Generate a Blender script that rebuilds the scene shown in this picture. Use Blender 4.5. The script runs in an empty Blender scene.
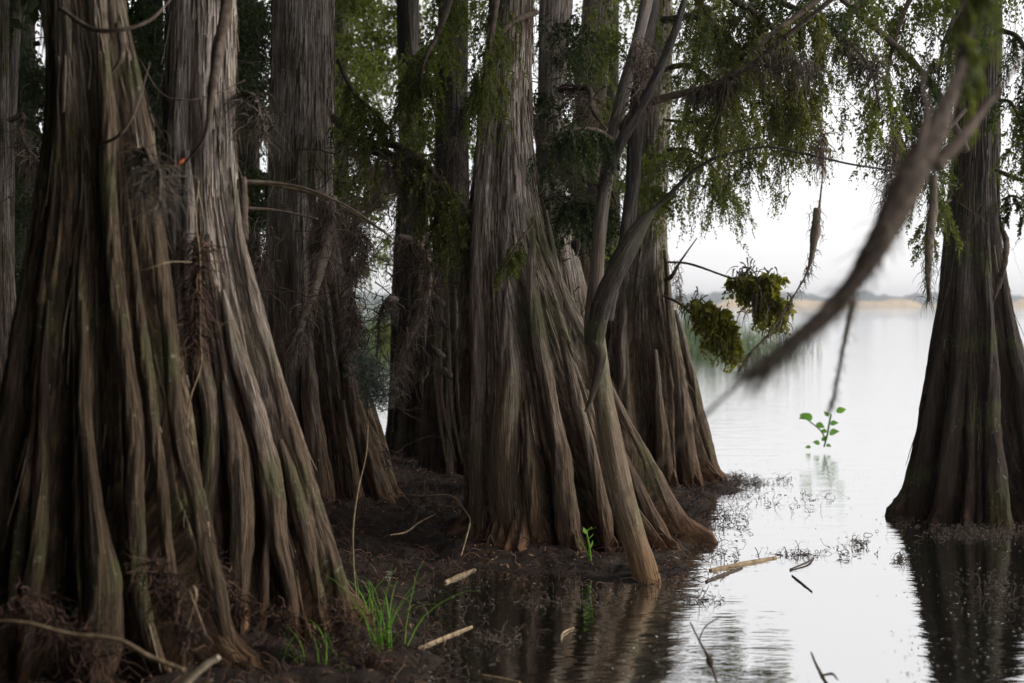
import bpy, math, random
import numpy as np
rng = np.random.default_rng(7)
random.seed(7)
sc = bpy.context.scene
COL = sc.collection
CAMH = 1.5
FPX = 1024*50/36.0
HOR = 305.0
R = math.radians

def P(px, py, Y):
    """point of the place seen at a photo position, Y metres ahead"""
    return np.array([(px-512)/FPX*Y, Y, CAMH-(py-HOR)/FPX*Y])

# ------------------------------------------------------------ noise
def _hash(i, j, s):
    i = i.astype(np.int64); j = j.astype(np.int64)
    h = (i*374761393 + j*668265263 + s*974634777) & 0xffffffff
    h = ((h ^ (h >> 13))*1274126177) & 0xffffffff
    h = (h ^ (h >> 16)) & 0xffffffff
    return h/4294967295.0
def vnoise(x, y, s=0):
    xi = np.floor(x); yi = np.floor(y); fx = x-xi; fy = y-yi
    fx = fx*fx*(3-2*fx); fy = fy*fy*(3-2*fy)
    a = _hash(xi, yi, s); b = _hash(xi+1, yi, s); c = _hash(xi, yi+1, s); d = _hash(xi+1, yi+1, s)
    return (a*(1-fx)+b*fx)*(1-fy)+(c*(1-fx)+d*fx)*fy
def fbm(x, y, s=0, o=4):
    v = 0; a = .5
    for k in range(o):
        v = v+a*vnoise(x*2**k, y*2**k, s+k*17); a *= .5
    return v
def sstep(a, b, x):
    t = np.clip((x-a)/(b-a), 0, 1); return t*t*(3-2*t)

# ------------------------------------------------------------ mesh helpers
def origin_of(parent):
    o = np.zeros(3); p = parent
    while p is not None:
        o = o+np.array(p.location); p = p.parent
    return o
def mk(name, V, Q, mat, parent=None, loc=None, smooth=True, attr=None):
    """one mesh object from world-space vertices and quads"""
    V = np.asarray(V, dtype=np.float64); Q = np.asarray(Q, dtype=np.int32)
    off = origin_of(parent)
    if loc is not None: off = off+np.asarray(loc)
    me = bpy.data.meshes.new(name)
    W = (V-off).astype(np.float32)
    me.vertices.add(len(W)); me.vertices.foreach_set('co', W.ravel())
    me.loops.add(Q.size); me.loops.foreach_set('vertex_index', Q.ravel())
    me.polygons.add(len(Q))
    me.polygons.foreach_set('loop_start', np.arange(0, Q.size, 4, dtype=np.int32))
    me.polygons.foreach_set('loop_total', np.full(len(Q), 4, dtype=np.int32))
    me.update(calc_edges=True); me.validate()
    if smooth: me.polygons.foreach_set('use_smooth', np.ones(len(me.polygons), dtype=bool))
    if attr is not None:
        a = me.attributes.new('bark', 'FLOAT_VECTOR', 'POINT')
        a.data.foreach_set('vector', np.asarray(attr, dtype=np.float32).ravel())
    me.materials.append(mat)
    o = bpy.data.objects.new(name, me); COL.objects.link(o)
    o.parent = parent
    if loc is not None: o.location = loc
    return o
def tag(o, label=None, cat=None, group=None, kind=None):
    if label: o['label'] = label
    if cat: o['category'] = cat
    if group: o['group'] = group
    if kind: o['kind'] = kind
    return o
def thing(name, label, cat, loc, group=None):
    o = bpy.data.objects.new(name, None); COL.objects.link(o)
    o.empty_display_size = .1
    o.location = tuple(float(v) for v in loc)
    return tag(o, label, cat, group)

def catmull(pts, n):
    pts = np.asarray(pts, float); m = len(pts)
    if m < 3:
        t = np.linspace(0, 1, n)[:, None]; return pts[0]*(1-t)+pts[-1]*t
    p = np.vstack([2*pts[0]-pts[1], pts, 2*pts[-1]-pts[-2]])
    u = np.linspace(0, m-1-1e-6, n); i = u.astype(int); t = (u-i)[:, None]
    a, b, c, d = p[i], p[i+1], p[i+2], p[i+3]
    return .5*((2*b)+(-a+c)*t+(2*a-5*b+4*c-d)*t*t+(-a+3*b-3*c+d)*t**3)
def tube(path, rad, n=60, seg=12, rough=.0, seed=0, cap=True, fibre=0):
    """returns V, Q, attr ; path rows xyz, rad rows metres"""
    path = np.asarray(path, float)
    C = catmull(np.hstack([path, np.asarray(rad, float)[:, None]]), n)
    c = C[:, :3]; r = np.maximum(C[:, 3], .0006)
    T = np.gradient(c, axis=0); T /= np.linalg.norm(T, axis=1)[:, None]+1e-9
    up = np.array([0., 1., 0.]) if abs(T[0][1]) < .9 else np.array([1., 0., 0.])
    N = np.zeros_like(c); nn = up-T[0]*up.dot(T[0]); N[0] = nn/np.linalg.norm(nn)
    for k in range(1, n):
        q = N[k-1]-T[k]*N[k-1].dot(T[k]); N[k] = q/(np.linalg.norm(q)+1e-9)
    B = np.cross(T, N)
    s = np.concatenate([[0], np.cumsum(np.linalg.norm(np.diff(c, axis=0), axis=1))])
    th = np.linspace(0, 2*np.pi, seg, endpoint=False)
    rr = r[:, None]*np.ones(seg)
    if rough:
        k = fbm(np.cos(th)[None]*2.2+9+seed+s[:, None]*.0, s[:, None]/max(r.max(), .002)*.35+np.sin(th)[None]*2.2, seed)-.47
        rr = rr*(1+rough*2*k)
    if fibre:
        k = fbm(th[None]*3.2+seed+0*s[:, None], s[:, None]*5+.6*th[None], seed+40, 4)-.47
        k2 = fbm(th[None]*1.3+seed+0*s[:, None], s[:, None]*11, seed+50, 3)-.47
        rr = rr+fibre*(k*2+k2)*np.minimum(rr, .06)/.06
    V = c[:, None]+rr[..., None]*(np.cos(th)[None, :, None]*N[:, None]+np.sin(th)[None, :, None]*B[:, None])
    A = np.stack([np.cos(th)[None]*r.max()+0*rr, np.sin(th)[None]*r.max()+0*rr, s[:, None]+0*rr], -1)
    V = V.reshape(-1, 3); A = A.reshape(-1, 3)
    i = np.arange(n-1)[:, None]*seg; j = np.arange(seg)[None]; j2 = (j+1) % seg
    Q = np.stack([i+j, i+j2, i+seg+j2, i+seg+j], -1).reshape(-1, 4)
    if cap:
        V = np.vstack([V, c[0], c[-1]]); A = np.vstack([A, A[0], A[-1]])
        a = len(V)-2; b = len(V)-1; jj = np.arange(0, seg, 2)
        Q0 = np.stack([np.full_like(jj, a), (jj+2) % seg, (jj+1) % seg, jj], -1)
        Q1 = np.stack([np.full_like(jj, b), (n-1)*seg+jj, (n-1)*seg+(jj+1) % seg, (n-1)*seg+(jj+2) % seg], -1)
        Q = np.vstack([Q, Q0, Q1])
    return V, Q, A
def join(parts):
    V = []; Q = []; A = []; k = 0
    for p in parts:
        V.append(p[0]); Q.append(p[1]+k); k += len(p[0])
        if len(p) > 2: A.append(p[2])
    return (np.vstack(V), np.vstack(Q)) + ((np.vstack(A),) if len(A) == len(parts) else ())
def strands(O, D, L, r, S=7, grav=.5, wob=.25, taper=.85, seed=0, sides=3):
    """N thin tapering 3-sided strands; O origins, D directions, L lengths, r radii"""
    g = np.random.default_rng(seed+99); N = len(O)
    D = D/(np.linalg.norm(D, axis=1)[:, None]+1e-9)
    L = np.broadcast_to(L, (N,)).astype(float); r = np.broadcast_to(r, (N,)).astype(float)
    pts = [O.copy()]; d = D.copy()
    for k in range(S):
        d = d+g.normal(0, wob, (N, 3)); d[:, 2] -= grav*(k+1)/S
        d /= np.linalg.norm(d, axis=1)[:, None]+1e-9
        pts.append(pts[-1]+d*(L/S)[:, None])
    pts = np.stack(pts, 1)                       # N,S+1,3
    T = np.gradient(pts, axis=1); T /= np.linalg.norm(T, axis=2)[..., None]+1e-9
    u = g.normal(0, 1, (N, 1, 3)); a = np.cross(T, u); a /= np.linalg.norm(a, axis=2)[..., None]+1e-9
    b = np.cross(T, a)
    t = np.linspace(0, 1, S+1)
    rad = (r[:, None]*(1-taper*t)[None])[..., None]
    ring = [pts+rad*(math.cos(q)*a+math.sin(q)*b) for q in np.linspace(0, 2*math.pi, sides, endpoint=False)]
    V = np.stack(ring, 2)                        # N,S+1,sides,3
    idx = np.arange(N*(S+1)*sides).reshape(N, S+1, sides)
    Q = []
    for k in range(sides):
        k2 = (k+1) % sides
        Q.append(np.stack([idx[:, :-1, k], idx[:, :-1, k2], idx[:, 1:, k2], idx[:, 1:, k]], -1).reshape(-1, 4))
    return V.reshape(-1, 3), np.vstack(Q)
def sprays(O, D, L, K=16, leaf=.03, w=.28, droop=.7, seed=0, stem=.0016):
    """feathery cypress sprays: a drooping twig with leaflets in two ranks"""
    g = np.random.default_rng(seed+5); N = len(O)
    D = D/(np.linalg.norm(D, axis=1)[:, None]+1e-9)
    L = np.broadcast_to(L, (N,)).astype(float)[:, None, None]
    t = np.linspace(.06, 1, K)[None, :, None]
    pos = O[:, None]+D[:, None]*L*t*(1-.35*t)+np.array([0, 0, -1.])*L*droop*t*t
    pos = pos+g.normal(0, .012, pos.shape)*L*3*t
    T = np.gradient(pos, axis=1); T /= np.linalg.norm(T, axis=2)[..., None]+1e-9
    u = g.normal(0, 1, (N, 1, 3)); u[:, :, 2] *= .3
    sd = np.cross(T, u); sd /= np.linalg.norm(sd, axis=2)[..., None]+1e-9
    sgn = np.where(np.arange(K) % 2 == 0, 1, -1)[None, :, None]
    ld = T*.75+sd*sgn*g.uniform(.5, 1.1, (N, K, 1))+g.normal(0, .22, (N, K, 3)); ld[..., 2] -= .25
    ld /= np.linalg.norm(ld, axis=2)[..., None]
    ll = leaf*g.uniform(.6, 1.35, (N, K, 1))*(1.1-.45*t)
    nn = np.cross(ld, g.normal(0, 1, (N, K, 3))); nn /= np.linalg.norm(nn, axis=2)[..., None]+1e-9
    v0 = pos; v2 = pos+ld*ll; m = pos+ld*ll*.45
    V = np.stack([v0, m+nn*ll*w, v2, m-nn*ll*w], 2).reshape(-1, 3)
    Q = np.arange(len(V)).reshape(-1, 4)
    if stem:
        s = sd*stem
        a = pos[:, ::1]-s; b = pos+s
        W = np.stack([a, b], 2); base = len(V)
        idx = base+np.arange(N*K*2).reshape(N, K, 2)
        Q2 = np.stack([idx[:, :-1, 0], idx[:, :-1, 1], idx[:, 1:, 1], idx[:, 1:, 0]], -1).reshape(-1, 4)
        V = np.vstack([V, W.reshape(-1, 3)]); Q = np.vstack([Q, Q2])
    return V, Q

# ------------------------------------------------------------ materials
def newmat(name):
    m = bpy.data.materials.new(name); m.use_nodes = True
    nt = m.node_tree; nt.nodes.clear()
    out = nt.nodes.new('ShaderNodeOutputMaterial')
    return m, nt, out
def node(nt, t, **kw):
    n = nt.nodes.new(t)
    for k, v in kw.items():
        if k in n.inputs: n.inputs[k].default_value = v
        else: setattr(n, k, v)
    return n
def ramp(nt, stops, src=None):
    n = nt.nodes.new('ShaderNodeValToRGB'); e = n.color_ramp.elements
    while len(e) < len(stops): e.new(.5)
    for i, (p, c) in enumerate(stops):
        e[i].position = p; e[i].color = tuple(c)+(1,) if len(c) == 3 else c
    if src is not None: nt.links.new(src, n.inputs[0])
    return n
def mix(nt, f, a, b, blend='MIX'):
    n = nt.nodes.new('ShaderNodeMix'); n.data_type = 'RGBA'; n.blend_type = blend
    for s, v in ((n.inputs['Factor'], f), (n.inputs[6], a), (n.inputs[7], b)):
        if isinstance(v, (int, float)): s.default_value = v
        elif isinstance(v, tuple): s.default_value = v+(1,) if len(v) == 3 else v
        else: nt.links.new(v, s)
    return n.outputs[2]
def mathn(nt, op, a, b=None, c=None, clamp=False):
    n = nt.nodes.new('ShaderNodeMath'); n.operation = op; n.use_clamp = clamp
    for i, v in enumerate((a, b, c)):
        if v is None: continue
        if isinstance(v, (int, float)): n.inputs[i].default_value = v
        else: nt.links.new(v, n.inputs[i])
    return n.outputs[0]
def bark_mat(name, dark, mid, light, base_col, algae=.7, greyz=(.7, 2.4), bump=.8, stainz=.28, fine=1.35, lightamt=1.0, lowdark=.55):
    m, nt, out = newmat(name); L = nt.links.new
    at = node(nt, 'ShaderNodeAttribute', attribute_name='bark')
    geo = node(nt, 'ShaderNodeNewGeometry')
    sep = node(nt, 'ShaderNodeSeparateXYZ'); L(geo.outputs['Position'], sep.inputs[0])
    def nz(scale, zs, detail, rough=.6):
        mp = node(nt, 'ShaderNodeMapping'); mp.inputs['Scale'].default_value = (1, 1, zs)
        L(at.outputs['Vector'], mp.inputs['Vector'])
        n = node(nt, 'ShaderNodeTexNoise'); n.inputs['Scale'].default_value = scale
        n.inputs['Detail'].default_value = detail; n.inputs['Roughness'].default_value = rough
        L(mp.outputs[0], n.inputs['Vector']); return n.outputs['Fac']
    fib = nz(80*fine, .05, 8, .7); fib2 = nz(230*fine, .07, 5, .7); big = nz(6, .22, 6, .65); crack = nz(110*fine, .06, 4, .55)
    c = ramp(nt, [(.30, dark), (.5, mid), (.70, light)], fib).outputs[0]
    c2 = ramp(nt, [(.3, (.5, .47, .45)), (.55, (1, 1, 1)), (.75, (1.25, 1.25, 1.25))], fib2).outputs[0]
    c = mix(nt, .8, c, c2, 'MULTIPLY')
    # weathered silver grey high up, warm brown low down, broken up by patches
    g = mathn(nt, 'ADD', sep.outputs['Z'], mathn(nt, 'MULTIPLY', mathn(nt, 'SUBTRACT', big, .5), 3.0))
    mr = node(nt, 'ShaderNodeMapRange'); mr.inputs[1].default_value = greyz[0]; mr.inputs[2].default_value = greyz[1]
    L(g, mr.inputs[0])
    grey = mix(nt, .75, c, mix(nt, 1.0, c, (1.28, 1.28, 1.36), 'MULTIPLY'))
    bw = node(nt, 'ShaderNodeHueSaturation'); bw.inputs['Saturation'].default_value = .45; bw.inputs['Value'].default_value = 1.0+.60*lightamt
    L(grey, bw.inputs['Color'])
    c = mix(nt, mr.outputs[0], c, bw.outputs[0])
    dm = node(nt, 'ShaderNodeMapRange'); dm.inputs[1].default_value = .3; dm.inputs[2].default_value = 2.3; dm.inputs[3].default_value = lowdark; dm.inputs[4].default_value = 0  # bark darker and browner towards the base
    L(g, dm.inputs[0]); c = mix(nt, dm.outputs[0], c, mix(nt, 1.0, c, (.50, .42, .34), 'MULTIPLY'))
    # big blotches
    bl = ramp(nt, [(.35, (.62, .56, .5)), (.6, (1.1, 1.08, 1.05))], big).outputs[0]
    c = mix(nt, .8, c, bl, 'MULTIPLY')
    # algae film
    n3 = node(nt, 'ShaderNodeTexNoise'); n3.inputs['Scale'].default_value = 2.6; n3.inputs['Detail'].default_value = 6
    L(geo.outputs['Position'], n3.inputs['Vector'])
    al = ramp(nt, [(.54, (0, 0, 0)), (.66, (algae, algae, algae))], n3.outputs['Fac']).outputs[0]
    c = mix(nt, al, c, mix(nt, fib, (.028, .034, .010), (.11, .115, .038)))
    ck = ramp(nt, [(.36, (.22, .2, .18)), (.44, (1, 1, 1))], crack).outputs[0]
    c = mix(nt, .85, c, ck, 'MULTIPLY')
    n4 = node(nt, 'ShaderNodeTexNoise'); n4.inputs['Scale'].default_value = 34; n4.inputs['Detail'].default_value = 5; n4.inputs['Roughness'].default_value = .7
    L(geo.outputs['Position'], n4.inputs['Vector'])
    lm = mathn(nt, 'MULTIPLY', ramp(nt, [(.60, (0, 0, 0)), (.68, (1, 1, 1))], n4.outputs['Fac']).outputs[0], ramp(nt, [(.45, (0, 0, 0)), (.6, (.65, .65, .65))], n3.outputs['Fac']).outputs[0])
    c = mix(nt, lm, c, (.27, .28, .21))
    # waterline stain
    st = node(nt, 'ShaderNodeMapRange'); st.inputs[1].default_value = .0; st.inputs[2].default_value = stainz
    st.inputs[3].default_value = 1; st.inputs[4].default_value = 0
    L(mathn(nt, 'ADD', sep.outputs['Z'], mathn(nt, 'MULTIPLY', mathn(nt, 'SUBTRACT', fib, .5), .5)), st.inputs[0])
    c = mix(nt, st.outputs[0], c, mix(nt, .75, c, base_col, 'MULTIPLY'))
    bs = node(nt, 'ShaderNodeBsdfPrincipled'); L(c, bs.inputs['Base Color'])
    bs.inputs['Roughness'].default_value = .88; bs.inputs['Specular IOR Level'].default_value = .25
    h = mathn(nt, 'ADD', mathn(nt, 'MULTIPLY', fib, 1.0), mathn(nt, 'MULTIPLY', fib2, .45))
    h = mathn(nt, 'ADD', h, mathn(nt, 'MULTIPLY', mathn(nt, 'MINIMUM', crack, .47), 2.2))
    bp = node(nt, 'ShaderNodeBump'); bp.inputs['Strength'].default_value = bump; bp.inputs['Distance'].default_value = .032
    L(h, bp.inputs['Height']); L(bp.outputs[0], bs.inputs['Normal'])
    L(bs.outputs[0], out.inputs[0]); return m
def leaf_mat(name, cols, trans=.45):
    m, nt, out = newmat(name); L = nt.links.new
    geo = node(nt, 'ShaderNodeNewGeometry')
    n = node(nt, 'ShaderNodeTexNoise'); n.inputs['Scale'].default_value = 2.3; n.inputs['Detail'].default_value = 3
    L(geo.outputs['Position'], n.inputs['Vector'])
    f = mathn(nt, 'ADD', mathn(nt, 'MULTIPLY', geo.outputs['Random Per Island'], .5), mathn(nt, 'MULTIPLY', mathn(nt, 'SUBTRACT', n.outputs['Fac'], .25), 1.0), clamp=True)
    c = ramp(nt, [(i/(len(cols)-1), q) for i, q in enumerate(cols)], f).outputs[0]
    d = node(nt, 'ShaderNodeBsdfPrincipled'); d.inputs['Roughness'].default_value = .6; d.inputs['Specular IOR Level'].default_value = .2
    t = node(nt, 'ShaderNodeBsdfTranslucent'); L(c, d.inputs['Base Color'])
    L(mix(nt, 1.0, c, (1.6, 1.6, .8), 'MULTIPLY'), t.inputs['Color'])
    ms = node(nt, 'ShaderNodeMixShader'); ms.inputs[0].default_value = trans
    L(d.outputs[0], ms.inputs[1]); L(t.outputs[0], ms.inputs[2]); L(ms.outputs[0], out.inputs[0]); return m
def noise_mat(name, cols, scale=6, rough=.9, bump=.5, bdist=.02, detail=8, island=0, spec=.2):
    m, nt, out = newmat(name); L = nt.links.new
    geo = node(nt, 'ShaderNodeNewGeometry')
    n = node(nt, 'ShaderNodeTexNoise'); n.inputs['Scale'].default_value = scale; n.inputs['Detail'].default_value = detail
    n.inputs['Roughness'].default_value = .65
    L(geo.outputs['Position'], n.inputs['Vector'])
    f = n.outputs['Fac']
    if island: f = mathn(nt, 'ADD', mathn(nt, 'MULTIPLY', f, 1-island), mathn(nt, 'MULTIPLY', geo.outputs['Random Per Island'], island))
    k = len(cols)
    c = ramp(nt, [(.25+.5*i/(k-1), q) for i, q in enumerate(cols)], f).outputs[0]
    bs = node(nt, 'ShaderNodeBsdfPrincipled'); L(c, bs.inputs['Base Color']); bs.inputs['Roughness'].default_value = rough
    bs.inputs['Specular IOR Level'].default_value = spec
    if bump:
        bp = node(nt, 'ShaderNodeBump'); bp.inputs['Strength'].default_value = bump; bp.inputs['Distance'].default_value = bdist
        L(n.outputs['Fac'], bp.inputs['Height']); L(bp.outputs[0], bs.inputs['Normal'])
    L(bs.outputs[0], out.inputs[0]); return m

BARK = bark_mat('cypress_bark', (.022, .015, .010), (.145, .102, .070), (.40, .32, .24), (1.0, .55, .28), lightamt=1.45)
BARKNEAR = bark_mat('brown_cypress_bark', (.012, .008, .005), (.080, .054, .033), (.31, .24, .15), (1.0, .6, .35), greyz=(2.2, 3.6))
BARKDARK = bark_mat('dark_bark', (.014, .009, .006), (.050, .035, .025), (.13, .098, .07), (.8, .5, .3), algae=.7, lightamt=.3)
BARKPALE = bark_mat('smooth_pale_bark', (.05, .034, .022), (.15, .11, .075), (.28, .23, .165), (1.0, .7, .35), algae=.5, bump=.4, fine=1.3, stainz=.45, lightamt=-.4, lowdark=0)
DEADWOOD = bark_mat('dead_wood', (.020, .014, .011), (.062, .045, .035), (.15, .12, .095), (.9, .7, .5), algae=.35, fine=1.5, lightamt=-.3)
TWIG = noise_mat('twig_bark', [(.02, .014, .01), (.055, .04, .03), (.12, .09, .07)], 30, bump=.3, bdist=.003)
STRAW = noise_mat('bleached_stick', [(.07, .05, .03), (.20, .145, .085), (.34, .27, .175)], 25, bump=.3, bdist=.003)
CUTWOOD = noise_mat('cut_wood', [(.25, .19, .12), (.42, .34, .24), (.55, .46, .34)], 25, bump=.3, bdist=.003)
VINE = noise_mat('vine_bark', [(.06, .04, .025), (.16, .115, .07), (.30, .23, .14)], 25, bump=.3, bdist=.003)
PEEL = noise_mat('peeling_bark_strips', [(.025, .017, .011), (.085, .062, .043), (.22, .18, .135)], 5, bump=0, island=.7)
LEAF = leaf_mat('cypress_leaf', [(.016, .024, .006), (.042, .058, .013), (.085, .100, .022), (.17, .175, .040)])
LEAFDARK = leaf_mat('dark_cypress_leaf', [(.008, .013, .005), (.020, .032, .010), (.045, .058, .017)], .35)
LEAFDRY = leaf_mat('dry_cypress_leaf', [(.028, .026, .010), (.070, .072, .020), (.13, .14, .035)], .35)
MOSS = noise_mat('spanish_moss', [(.045, .032, .025), (.120, .088, .068), (.24, .19, .15)], 14, bump=0, island=.5)
DARKMOSS = noise_mat('dark_spanish_moss', [(.02, .016, .012), (.06, .048, .035), (.12, .10, .075)], 14, bump=0, island=.5)
MOSSGREEN = leaf_mat('green_moss', [(.05, .05, .010), (.13, .13, .02), (.26, .24, .035)], .5)
LICHEN = noise_mat('grey_lichen', [(.06, .07, .055), (.13, .15, .12), (.2, .23, .19)], 14, bump=0, island=.5)
SOIL = noise_mat('peat_soil', [(.004, .003, .002), (.013, .008, .005), (.038, .022, .014)], 9, .85, .9, .03)
ROOTS = noise_mat('fibrous_roots', [(.008, .005, .003), (.034, .018, .012), (.12, .07, .048)], 5, bump=0, island=.6)
DEADLEAF = noise_mat('dead_leaves', [(.02, .011, .006), (.07, .038, .022), (.17, .10, .055)], 5, bump=0, island=.8)
LITTER = noise_mat('floating_litter', [(.02, .02, .015), (.09, .08, .06), (.30, .29, .25)], 5, bump=0, island=.8, spec=.5)
GRASS = leaf_mat('fresh_grass', [(.08, .16, .02), (.14, .27, .03), (.22, .38, .06)], .4)
PADLEAF = leaf_mat('water_plant_leaf', [(.04, .09, .02), (.09, .20, .04), (.16, .30, .06)], .4)
REED = leaf_mat('reed_blade', [(.07, .11, .055), (.12, .17, .09), (.22, .25, .14)], .3)
ORANGE = noise_mat('orange_fungus', [(.11, .022, .007), (.20, .045, .01)], 30, bump=.2)

# ------------------------------------------------------------ bank, lake bed, water
BANK = np.array([(-.20, -6), (-.25, 0), (-.33, 4), (-.365, 5.64), (-.43, 6.4), (-.50, 7.2), (-.46, 7.9), (-.2, 8.12), (.15, 7.98), (.5, 7.72), (.78, 7.62),
                 (.98, 8.3), (1.2, 9.2), (1.35, 10.2), (1.5, 11.0), (1.85, 11.55), (1.8, 12.3), (1.5, 13.4), (.6, 14.4), (-2, 15.6), (-5, 22), (-9, 34), (-60, 60), (-60, -6)])
def sdist(x, y):
    d = np.full(x.shape, 1e9); ins = np.zeros(x.shape, bool); n = len(BANK)
    for k in range(n):
        ax, ay = BANK[k]; bx, by = BANK[(k+1) % n]
        ex, ey = bx-ax, by-ay; t = np.clip(((x-ax)*ex+(y-ay)*ey)/(ex*ex+ey*ey), 0, 1)
        d = np.minimum(d, np.hypot(x-ax-t*ex, y-ay-t*ey))
        c = ((ay > y) != (by > y)) & (x < ex*(y-ay)/(by-ay+1e-12)+ax); ins ^= c
    return np.where(ins, d, -d)
def ground(x, y):
    x = np.asarray(x, float); y = np.asarray(y, float)
    s = sdist(x, y)+(fbm(x*3, y*3, 3)-.47)*.30
    h = -.6+.62*sstep(-.9, .06, s)+.02*sstep(0, .7, s)+.10*sstep(.6, 3, s)
    h = h+sstep(-.1, .25, s)*((fbm(x*6, y*6, 5, 5)-.45)*.15+(fbm(x*1.7, y*1.7, 8)-.47)*.10-.01)
    return h
gx = np.concatenate([-np.geomspace(2400, 4.2, 40), np.arange(-4.1, 2.6, .035), np.geomspace(2.7, 2400, 40)])
gy = np.concatenate([[-300, -60, -20, -8], np.arange(-4, 4.6, .4), np.arange(4.7, 13.2, .035), np.geomspace(13.4, 2400, 50)])
X, Y_ = np.meshgrid(gx, gy); Z = ground(X, Y_)
nx = len(gx); ny = len(gy)
def gridquads(nx, ny):
    i = np.arange(nx-1)[None]+np.arange(ny-1)[:, None]*nx
    return np.stack([i, i+1, i+1+nx, i+nx], -1).reshape(-1, 4)
tag(mk('ground', np.stack([X, Y_, Z], -1).reshape(-1, 3), gridquads(nx, ny), SOIL), kind='structure')

m, nt, out = newmat('dark_lake_water'); L = nt.links.new
geo = node(nt, 'ShaderNodeNewGeometry')
mp = node(nt, 'ShaderNodeMapping'); mp.inputs['Scale'].default_value = (.55, 1.6, 1); L(geo.outputs['Position'], mp.inputs[0])
n1 = node(nt, 'ShaderNodeTexNoise'); n1.inputs['Scale'].default_value = 3.0; n1.inputs['Detail'].default_value = 4; L(mp.outputs[0], n1.inputs['Vector'])
n2 = node(nt, 'ShaderNodeTexNoise'); n2.inputs['Scale'].default_value = 16; n2.inputs['Detail'].default_value = 3; L(mp.outputs[0], n2.inputs['Vector'])
h = mathn(nt, 'ADD', mathn(nt, 'MULTIPLY', n1.outputs[0], 1.0), mathn(nt, 'MULTIPLY', n2.outputs[0], .22))
bp = node(nt, 'ShaderNodeBump'); bp.inputs['Strength'].default_value = .4; bp.inputs['Distance'].default_value = .016; L(h, bp.inputs['Height'])
gl = node(nt, 'ShaderNodeBsdfGlossy'); gl.inputs['Roughness'].default_value = .03; gl.inputs['Color'].default_value = (1, 1, 1, 1); L(bp.outputs[0], gl.inputs['Normal'])
df = node(nt, 'ShaderNodeBsdfDiffuse'); df.inputs['Color'].default_value = (.010, .010, .007, 1)
fr = node(nt, 'ShaderNodeFresnel'); fr.inputs['IOR'].default_value = 1.6; 
fac = mathn(nt, 'ADD', mathn(nt, 'MULTIPLY', fr.outputs[0], .36), .61, clamp=True)
ms = node(nt, 'ShaderNodeMixShader'); L(fac, ms.inputs[0]); L(df.outputs[0], ms.inputs[1]); L(gl.outputs[0], ms.inputs[2]); L(ms.outputs[0], out.inputs[0])
WATER = m
wx = np.array([-2400, -300, -30, -3, 3, 30, 300, 2400.]); wy = np.array([-200, -20, 0, 5, 15, 40, 200, 1000, 2400.])
X, Y_ = np.meshgrid(wx, wy)
tag(mk('water', np.stack([X, Y_, 0*X], -1).reshape(-1, 3), gridquads(len(wx), len(wy)), WATER), kind='structure')

# ------------------------------------------------------------ trunks
root_locate = {}
def ropes(root, rows, mat=None, seed=0):
    """rope-like buttress roots running down the flared trunk; rows: lists of (py, px, radius px)"""
    for k, rw in enumerate(rows):
        pts = []; rad = []
        for (py, px, rp) in rw:
            zq, an, yy, xq = root_locate[root.name](py, px)
            r_ = rp/FPX*yy; pts.append([xq, yy+r_*.35, zq]); rad.append(r_)
        pts = np.array(pts); rad = np.array(rad)
        d = pts[-1]-pts[-2]; d /= np.linalg.norm(d)
        e = pts[-1]+d*.16; e2 = e+np.array([d[0]*.1, -.03, -.14])
        pts = np.vstack([pts, e, e2]); rad = np.concatenate([rad, [rad[-1]*.7, rad[-1]*.3]])
        rad[0] *= .35
        V, Q, A = tube(pts, rad, 260, 44, .24, seed+k*3, fibre=.009)
        # stringy, slightly meandering grain
        g = np.random.default_rng(seed+k); ph = g.uniform(0, 6, 4); zz_ = V[:, 2]
        V[:, 0] += .007*np.sin(zz_*5+ph[0])+.002*np.sin(zz_*15+ph[1]); V[:, 1] += .006*np.sin(zz_*5+ph[2])
        A = A*np.array([1.5, 1.5, 1.0])+k*np.array([1., 1., 0])
        mk('buttress_root', V, Q, mat or BARK, root, attr=A)
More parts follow.
